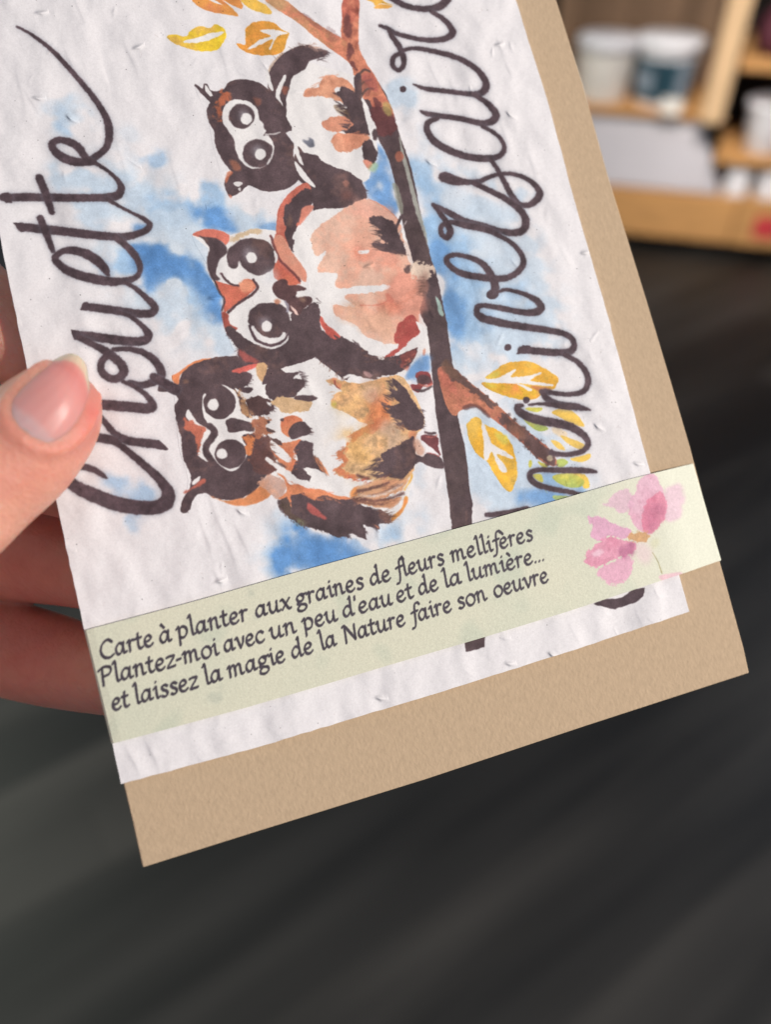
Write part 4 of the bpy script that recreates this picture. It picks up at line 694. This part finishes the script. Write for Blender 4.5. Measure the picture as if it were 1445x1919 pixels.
bo = link('paper_band', me, M_band, None, MM); sd = bo.modifiers.new('thickness', 'SOLIDIFY'); sd.thickness = .00011; sd.offset = -1
# the strip closes behind the envelope
bv2 = bmesh.new(); box(bv2, -.0003, .1140, edge(bb, 50)*.001, edge(bt, 50)*.001, -.0021, -.00195); me2 = bpy.data.meshes.new('back_strip'); bv2.to_mesh(me2); bv2.free(); bk = link('back_strip', me2, M_band, bo)
tag(bo, 'pale green paper band with French planting text and pink flower wrapped round the card', 'paper band')

# ------------------------------------------------------------------ the hand
def up3(x, y, z): q = unproj([(x, y)], z)[0]; return np.array([q[0], q[1], z])
HV, HF = [], []
def loft(rings):
    """rings: centre, side half-width vector, up half-height vector"""
    n = 28; base = len(HV); m = len(rings)
    for c0, u, v in rings:
        for i in range(n): a = 2*math.pi*i/n; HV.append(c0+u*math.cos(a)+v*math.sin(a))
    for j in range(m-1):
        for i in range(n): a, b = base+j*n+i, base+j*n+(i+1) % n; HF.append((a, b, b+n, a+n))
    HF.append(tuple(base+i for i in range(n))[::-1]); HF.append(tuple(base+(m-1)*n+i for i in range(n)))
def tube(pts, rs, flat=1.):
    p = catmull(np.hstack([np.array(pts, float), np.array(rs, float)[:, None]]), 7, False); rings = []
    for i in range(len(p)):
        d = p[min(i+1, len(p)-1), :3]-p[max(i-1, 0), :3]; d /= np.linalg.norm(d); s = np.cross(d, [0, 0, 1.]); s /= np.linalg.norm(s); v = np.cross(s, d)
        rings.append((p[i, :3], s*p[i, 3], v*p[i, 3]*flat))
    d = p[-1, :3]-p[-4, :3]; d /= np.linalg.norm(d); c0, u, v = rings[-1]; r = p[-1, 3]
    for t in (.3, .6, .85, .97): k = math.sqrt(1-t*t); rings.append((c0+d*r*t, u*k, v*k))
    loft(rings)
# thumb, from its measured outline (left / right edge at mid height), half thickness
TH = [((-330, 960), (-190, 1190), 10.5), ((-240, 900), (-100, 1105), 9.6), ((-150, 838), (-20, 1052), 9.0), ((-80, 786), (48, 985), 8.6), ((0, 729), (116, 922), 8.3), ((48, 699), (158, 864), 8.1), ((80, 684), (179, 824), 7.7), ((104, 680), (189, 784), 6.9), ((126, 688), (188, 750), 5.6), ((146, 702), (180, 728), 3.6), ((158, 712), (172, 722), 1.6)]
rings = []
for (a, b, h) in TH:
    zc = h*.92+.3; A, B = up3(*a, zc), up3(*b, zc); rings.append(((A+B)/2, (B-A)/2, np.array([0, 0, h])))
rp = catmull(np.array([np.concatenate(r) for r in rings]), 4, False)
loft([(r[:3], r[3:6], r[6:9]) for r in rp]); thumbV, thumbF = list(HV), list(HF)
# four fingers behind the envelope, curling from the knuckles at the left
def F(px, z): return up3(px[0], px[1], z)
tube([(-74, 66, -14), (-48, 86, -26), F((-170, 470), -22), F((-60, 560), -15), F((60, 660), -10.5), F((160, 720), -10)], [10.5, 9.5, 9, 8.6, 8.0, 6.9])
tube([(-76, 48, -15), (-52, 60, -28), F((-170, 770), -24), F((-50, 830), -15), F((100, 880), -10.6), F((230, 920), -10.3)], [10.5, 9.6, 9.2, 8.8, 8.2, 7.2])
tube([(-76, 30, -14), (-54, 36, -32), F((-180, 1030), -40), F((-20, 1022), -33), F((110, 1040), -23), F((230, 1080), -12)], [10, 9.9, 10.2, 10.8, 9.7, 7])
tube([(-74, 12, -11), (-56, 14, -30), F((-160, 1180), -41), F((-20, 1207), -35), F((100, 1238), -26), F((230, 1272), -13)], [9.4, 9.0, 9.2, 9.5, 8.8, 6.8])
# skin fold round the thumbnail
fold = [(112, 672), (90, 677), (70, 690), (44, 712), (20, 738), (5, 764), (12, 797), (34, 820), (60, 836), (90, 844), (120, 838), (149, 815), (171, 779), (182, 740), (177, 706)]
fz = [10.8, 12.0, 13.0, 14.0, 14.6, 15.0, 15.6, 15.9, 15.8, 15.2, 14.0, 12.4, 11.6, 10.8, 9.4]
FOLD = (fold, fz)
# palm, thumb base and wrist
tube([(-74, 62, -14), (-92, 44, -12), (-112, 22, -8)], [12, 14, 16]); tube([(-76, 46, -15), (-96, 32, -12), (-116, 14, -8)], [12, 15, 17])
tube([(-76, 30, -14), (-98, 20, -11), (-120, 4, -8)], [12, 15, 17]); tube([(-74, 12, -11), (-98, 6, -9), (-124, -8, -8)], [11, 14, 16])
tube([(-38, 36, 9.5), (-56, 24, 7), (-78, 12, 2), (-104, -2, -4)], [10.5, 12.5, 14.5, 16]); tube([(-104, 20, -8), (-124, 2, -8), (-150, -26, -10), (-190, -66, -14)], [19, 20, 20, 22], .8)
bm = bmesh.new(); bv_ = [bm.verts.new(tuple(v)) for v in thumbV]
for q in thumbF: bm.faces.new([bv_[i] for i in q])
tree = BVHTree.FromBMesh(bm); bm.free()
def on_thumb(x, y):
    o = Vector(-(C3.T@CT)); t = up3(x, y, 0); d = (Vector(t)-o).normalized(); h = tree.ray_cast(o, d); return (h[0], h[1]) if h[0] else (None, None)
fp = []
for (x, y) in fold:
    h, _ = on_thumb(x, y)
    if h is not None: fp.append((h.x, h.y, h.z-.45))
tube(fp, [.8]+[1.05]*(len(fp)-2)+[.8])
me = bpy.data.meshes.new('hand'); me.from_pydata([tuple(v*.001) for v in HV], [], HF)
bm = bmesh.new(); bm.from_mesh(me); bmesh.ops.recalc_face_normals(bm, faces=bm.faces); bm.to_mesh(me); bm.free()
hand = link('hand', me, M_skin, None, MM, True)
rm = hand.modifiers.new('one_skin', 'REMESH'); rm.mode = 'VOXEL'; rm.voxel_size = .00055; rm.use_smooth_shade = True
s_ = hand.modifiers.new('soften', 'SMOOTH'); s_.factor = .5; s_.iterations = 9
tag(hand, 'left hand reaching in from the side, pinching the card between thumb and fingers', 'hand')
# blush round the thumbnail and fingertips
nt = M_skin.node_tree; N, Lk = nt.nodes, nt.links; ps = N['Principled BSDF']; base = ps.inputs['Base Color'].links[0].from_socket
def blush(c0, r, amt, base):
    tc = N.new('ShaderNodeTexCoord'); vd = N.new('ShaderNodeVectorMath'); vd.operation = 'DISTANCE'; vd.inputs[1].default_value = [q*.001 for q in c0]; Lk.new(tc.outputs['Object'], vd.inputs[0])
    mr = N.new('ShaderNodeMapRange'); mr.inputs[1].default_value = 0; mr.inputs[2].default_value = r*.001; mr.inputs[3].default_value = amt; mr.inputs[4].default_value = 0; Lk.new(vd.outputs['Value'], mr.inputs[0])
    mx = N.new('ShaderNodeMix'); mx.data_type = 'RGBA'; Lk.new(mr.outputs[0], mx.inputs['Factor']); Lk.new(base, mx.inputs['A']); mx.inputs['B'].default_value = (.66, .17, .15, 1); return mx.outputs['Result']
base = blush(up3(165, 775, 11), 9, .8, base); base = blush(up3(60, 800, 14), 14, .35, base); base = blush(up3(150, 720, 8), 8, .5, base)
base = blush(up3(40, 1060, -14), 20, .35, base); base = blush(up3(60, 1240, -16), 20, .35, base); Lk.new(base, ps.inputs['Base Color'])
tcs = N.new('ShaderNodeTexCoord'); mps = N.new('ShaderNodeMapping'); m0 = N.new('ShaderNodeMapping'); m0.inputs['Rotation'].default_value = (0, 0, rad(-36)); mps.inputs['Scale'].default_value = (1, .22, .6); Lk.new(tcs.outputs['Object'], m0.inputs[0]); Lk.new(m0.outputs[0], mps.inputs[0])
cz = N.new('ShaderNodeTexNoise'); cz.inputs['Scale'].default_value = 1300; cz.inputs['Detail'].default_value = 3; cz.inputs['Distortion'].default_value = .6; Lk.new(mps.outputs[0], cz.inputs['Vector'])
cb = N.new('ShaderNodeBump'); cb.inputs['Strength'].default_value = .6; cb.inputs['Distance'].default_value = .00025; Lk.new(cz.outputs[0], cb.inputs['Height']); Lk.new(ps.inputs['Normal'].links[0].from_socket, cb.inputs['Normal']); Lk.new(cb.outputs[0], ps.inputs['Normal'])
mo = N.new('ShaderNodeTexNoise'); mo.inputs['Scale'].default_value = 260; mo.inputs['Detail'].default_value = 4; Lk.new(tcs.outputs['Object'], mo.inputs['Vector']); mr2 = N.new('ShaderNodeMapRange'); mr2.inputs[1].default_value = .4; mr2.inputs[2].default_value = .75; mr2.inputs[3].default_value = 0; mr2.inputs[4].default_value = .4; Lk.new(mo.outputs[0], mr2.inputs[0])
mm = N.new('ShaderNodeMix'); mm.data_type = 'RGBA'; Lk.new(mr2.outputs[0], mm.inputs['Factor']); Lk.new(base, mm.inputs['A']); mm.inputs['B'].default_value = (.62, .22, .17, 1); Lk.new(mm.outputs['Result'], ps.inputs['Base Color'])
# thumbnail laid on the thumb
bm = bmesh.new(); bv_ = [bm.verts.new(tuple(v)) for v in thumbV]
for q in thumbF: bm.faces.new([bv_[i] for i in q])
tree = BVHTree.FromBMesh(bm); bm.free()
def on_thumb(x, y):
    o = Vector(-(C3.T@CT)); t = up3(x, y, 0); d = (Vector(t)-o).normalized(); h = tree.ray_cast(o, d); return (h[0], h[1]) if h[0] else (None, None)
NL = catmull(np.array([(12, 768), (22, 744), (50, 714), (84, 687), (98, 676), (114, 667)], float), 6, False); NR = catmull(np.array([(86, 832), (112, 824), (137, 803), (156, 771), (167, 735), (164, 697)], float), 6, False)
NB = catmull(np.array([(12, 768), (20, 793), (40, 813), (62, 826), (86, 832)], float), 6, False); NT = catmull(np.array([(114, 667), (132, 662), (148, 668), (160, 682), (164, 697)], float), 6, False)
def samp(c, t): i = t*(len(c)-1); k = min(int(i), len(c)-2); return c[k]*(1-i+k)+c[k+1]*(i-k)
nu, nv = 26, 34; G = np.zeros((nv, nu, 2))
for j in range(nv):
    v = j/(nv-1)
    for i in range(nu):
        u = i/(nu-1); G[j, i] = (1-v)*samp(NB, u)+v*samp(NT, u)+(1-u)*samp(NL, v)+u*samp(NR, v)-((1-u)*(1-v)*NB[0]+u*(1-v)*NB[-1]+(1-u)*v*NT[0]+u*v*NT[-1])
Z = np.full((nv, nu), np.nan)
for j in range(nv):
    for i in range(nu):
        h, _ = on_thumb(*G[j, i])
        if h is not None: Z[j, i] = h.z
jm = int(nv*.62)
for i in range(nu):
    u = 2*i/(nu-1)-1
    for j in range(nv):
        if np.isnan(Z[j, i]): Z[j, i] = np.nanmean(Z[max(j-3, 0):j+1, max(i-3, 0):i+4]) if not np.isnan(Z[max(j-3, 0):j+1, max(i-3, 0):i+4]).all() else 9
Zs = Z.copy()
for j in range(jm, nv): Zs[j] = Z[jm]+(Z[jm]-Z[jm-6]).mean()/6*(j-jm)*1.5
V, Fc, vc = [], [], []
for j in range(nv):
    for i in range(nu):
        u = 2*i/(nu-1)-1; v = j/(nv-1); z = Zs[j, i]+.34*(1-u**4)*min(v*5, 1)-.3*(abs(u) > .97)-.3*(j == 0); q = unproj([G[j, i]], z)[0]; V.append((q[0]*.001, q[1]*.001, z*.001)); vc.append((u, v))
for j in range(nv-1):
    for i in range(nu-1): a = j*nu+i; Fc.append((a, a+1, a+nu+1, a+nu))
me = bpy.data.meshes.new('thumbnail'); me.from_pydata(V, [], Fc); ul = me.uv_layers.new(name='UVMap')
for lp in me.loops: ul.data[lp.index].uv = ((vc[lp.vertex_index][0]+1)/2, vc[lp.vertex_index][1])
Mn = bpy.data.materials.new('nail'); Mn.use_nodes = True; nt = Mn.node_tree; N, Lk = nt.nodes, nt.links; p = N['Principled BSDF']
p.inputs['Roughness'].default_value = .4; p.inputs['Subsurface Weight'].default_value = .8; p.inputs['Subsurface Radius'].default_value = (1, .35, .25); p.inputs['Subsurface Scale'].default_value = .0015; p.inputs['Specular IOR Level'].default_value = .4
tc = N.new('ShaderNodeTexCoord'); sx = N.new('ShaderNodeSeparateXYZ'); Lk.new(tc.outputs['UV'], sx.inputs[0])
def mth(op, a, b):
    n_ = N.new('ShaderNodeMath'); n_.operation = op
    for k, q in enumerate((a, b)):
        if isinstance(q, (int, float)): n_.inputs[k].default_value = q
        else: Lk.new(q, n_.inputs[k])
    return n_.outputs[0]
cu = mth('POWER', mth('MULTIPLY', mth('SUBTRACT', sx.outputs[0], .5), 2), 2)
vv = mth('ADD', sx.outputs[1], mth('MULTIPLY', cu, .10))       # lunula and free edge both bow
rp_ = N.new('ShaderNodeValToRGB'); cr = rp_.color_ramp; cr.elements[0].position = 0; cr.elements[0].color = (.74, .44, .44, 1); cr.elements[1].position = .20; cr.elements[1].color = (.74, .42, .42, 1)
for pos, cl in ((.26, (.77, .34, .32)), (.60, (.76, .31, .29)), (.80, (.72, .24, .22)), (.88, (.72, .30, .26)), (.91, (.70, .50, .37)), (1.0, (.74, .60, .46))): q = cr.elements.new(pos); q.color = (*cl, 1)
Lk.new(vv, rp_.inputs[0]); Lk.new(rp_.outputs[0], p.inputs['Base Color'])
nail = link('fingernail', me, Mn, hand, smooth=True); sd = nail.modifiers.new('thickness', 'SOLIDIFY'); sd.thickness = .0004; sd.offset = -1
nail['label'] = 'pink thumbnail with pale free edge'

# ------------------------------------------------------------------ floor
fl = boxobj('floor', M_ground, None, -6, 6, -2, 8, -.06, -.022); tag(fl, 'dark wooden floor', kind='structure')
A2 = rad(34); wd = .12
for k in range(-16, 26):
    off = k*wd; rnd = random.uniform(0, 1.6)
    for j in range(4):
        x0 = -2.6+j*1.8+rnd-1.2; bm = bmesh.new(); box(bm, x0, x0+1.7997, off, off+wd-.0003, -.02, random.uniform(-.0003, .0003), bev=.0003)
        bmesh.ops.rotate(bm, verts=bm.verts, cent=(0, 0, 0), matrix=Matrix.Rotation(A2, 3, 'Z')); bmesh.ops.translate(bm, verts=bm.verts, vec=(.2, 1.2, 0))
        me = bpy.data.meshes.new('floor_board'); bm.to_mesh(me); bm.free(); link('floor_board', me, M_floor, fl)
# ------------------------------------------------------------------ display shelf behind (frame: x along its front, y into it, z up)
ang = math.atan2(-.26009, .96558); SW = Matrix.Translation((.97498, 3.0959, .033)) @ Matrix.Rotation(ang, 4, 'Z')
def sroot(name, x, y, z, *a): return empty(name, SW @ Matrix.Translation((x, y, z)), *a)
sh = sroot('display_shelf', 0, 0, 0, 'golden wooden shop shelf unit with plinth, upright post and brown slatted back', 'shelf unit')
boxobj('plinth_board', M_wood, sh, -1.0, .362, 0, .03, .012, .182, bev=.003); boxobj('plinth_board', M_wood, sh, .368, 1.2, 0, .03, .012, .182, bev=.003)
boxobj('plinth_top', M_wood, sh, -1.0, 1.2, .031, .42, .150, .180); boxobj('toe_recess', M_dark, sh, -1.0, 1.2, .10, .4, -.0325, .148)  # toe recess is coloured near black to carry the shadow under the plinth
boxobj('shelf_board', M_wood, sh, -1.0, .235, .03, .42, .435, .458, bev=.002); boxobj('shelf_board', M_wood, sh, .237, 1.2, .0, .42, .305, .335, bev=.002); boxobj('shelf_board', M_wood, sh, .237, 1.2, .0, .42, .61, .65, bev=.002)
boxobj('post', M_post, sh, .150, .222, -.045, -.002, .445, 1.5, bev=.006)
boxobj('divider', M_dark, sh, .236, .2365, .02, .42, .182, 1.5)
boxobj('back_panel', M_dark, sh, -1.0, 1.2, .43, .45, -.0325, 1.6)
for k in range(10): boxobj('slat', M_slat, sh, -.42+k*.066, -.42+k*.066+.061, .405, .428, .46, 1.5, bev=.002)
lb = boxobj('label', M_red, sh, .44, .53, -.004, -.001, .05, .13, bev=.001); lb['label'] = 'red label on the plinth'
# pale bin with sloping side under the board
bm = bmesh.new(); v = [bm.verts.new(q) for q in ((-.5, .02, .183), (.29, .02, .183), (.29, .38, .183), (-.5, .38, .183), (-.5, .06, .425), (.17, .06, .425), (.17, .38, .425), (-.5, .38, .425))]
for q in ((3, 2, 1, 0), (4, 5, 6, 7), (0, 1, 5, 4), (1, 2, 6, 5), (2, 3, 7, 6), (3, 0, 4, 7)): bm.faces.new([v[i] for i in q])
bmesh.ops.bevel(bm, geom=list(bm.edges), offset=.01, segments=2, affect='EDGES'); me = bpy.data.meshes.new('storage_bin'); bm.to_mesh(me); bm.free()
tag(link('storage_bin', me, M_grey, None, SW), 'wide pale grey bin with sloping side under the tubs', 'bin')
for i, (x, lab) in enumerate(((.305, 'small white box beside the grey bin, on the plinth'), (.42, 'white box on the plinth at the right edge of the picture'))):
    r = sroot('carton', x, .03, .1815, lab, 'box', 'white boxes on the plinth'); boxobj('box_body', M_white, r, .0, .075 if i == 0 else .2, 0, .16, 0, .085, bev=.004); boxobj('box_lid', M_white, r, -.001, .076 if i == 0 else .201, -.001, .161, .086, .096, bev=.002)
def tub(x, y, r, h, body, lid, lab):
    t = sroot('tub', x, y, .459, lab, 'tub'); lathe('tub_body', [(0, 0), (r*.86, 0), (r*.88, .004), (r, h*.86)], body, t); lathe('lid', [(r*.9, h*.80), (r*1.05, h*.81), (r*1.06, h*.97), (r*1.0, h), (0, h)], lid, t); return t
tub(-.21, .15, .105, .205, M_cream, M_white, 'cream white round tub, left of the teal one')
t = tub(.005, .15, .112, .215, M_white, M_white, 'white lidded tub with a dark teal label')
lb = lathe('label', [(.112*.895, .02), (.112*1.002, .155)], M_teal, t, 30, 1.01, 1.01, rad(185), rad(372)); lb['label'] = 'dark teal wraparound label'
lathe('label_print', [(.112*.93, .05), (.112*.985, .12)], M_greylab, t, 12, 1.03, 1.03, rad(205), rad(250)); lathe('label_print', [(.112*.92, .035), (.112*1.0, .152)], M_greylab, t, 12, 1.03, 1.03, rad(292), rad(322))
r = sroot('price_tag', .045, .005, .458, 'small white tag standing before the teal tub', 'tag'); boxobj('tag_card', M_cream, r, -.035, .035, 0, .004, .004, .05, bev=.001); boxobj('tag_foot', M_cream, r, -.035, .035, -.01, .014, 0, .004)
t = sroot('pot', .40, .09, .336, 'round white pot on the lower right shelf board', 'pot'); lathe('pot_body', [(0, 0), (.062, 0), (.066, .004), (.085, .14)], M_white, t); lathe('rim', [(.084, .139), (.092, .142), (.092, .165), (.084, .17), (.078, .165), (.078, .13), (0, .13)], M_white, t)
t = sroot('gift_pouch', .36, .07, .652, 'maroon wrapped pouch with pink top on the upper right shelf board', 'pouch'); lathe('pouch_body', [(0, 0), (.06, 0), (.085, .03), (.088, .08), (.06, .13), (.03, .15)], M_maroon, t); lathe('pouch_top', [(.03, .149), (.045, .17), (.08, .215), (.09, .22), (.03, .16), (0, .155)], M_pink, t)
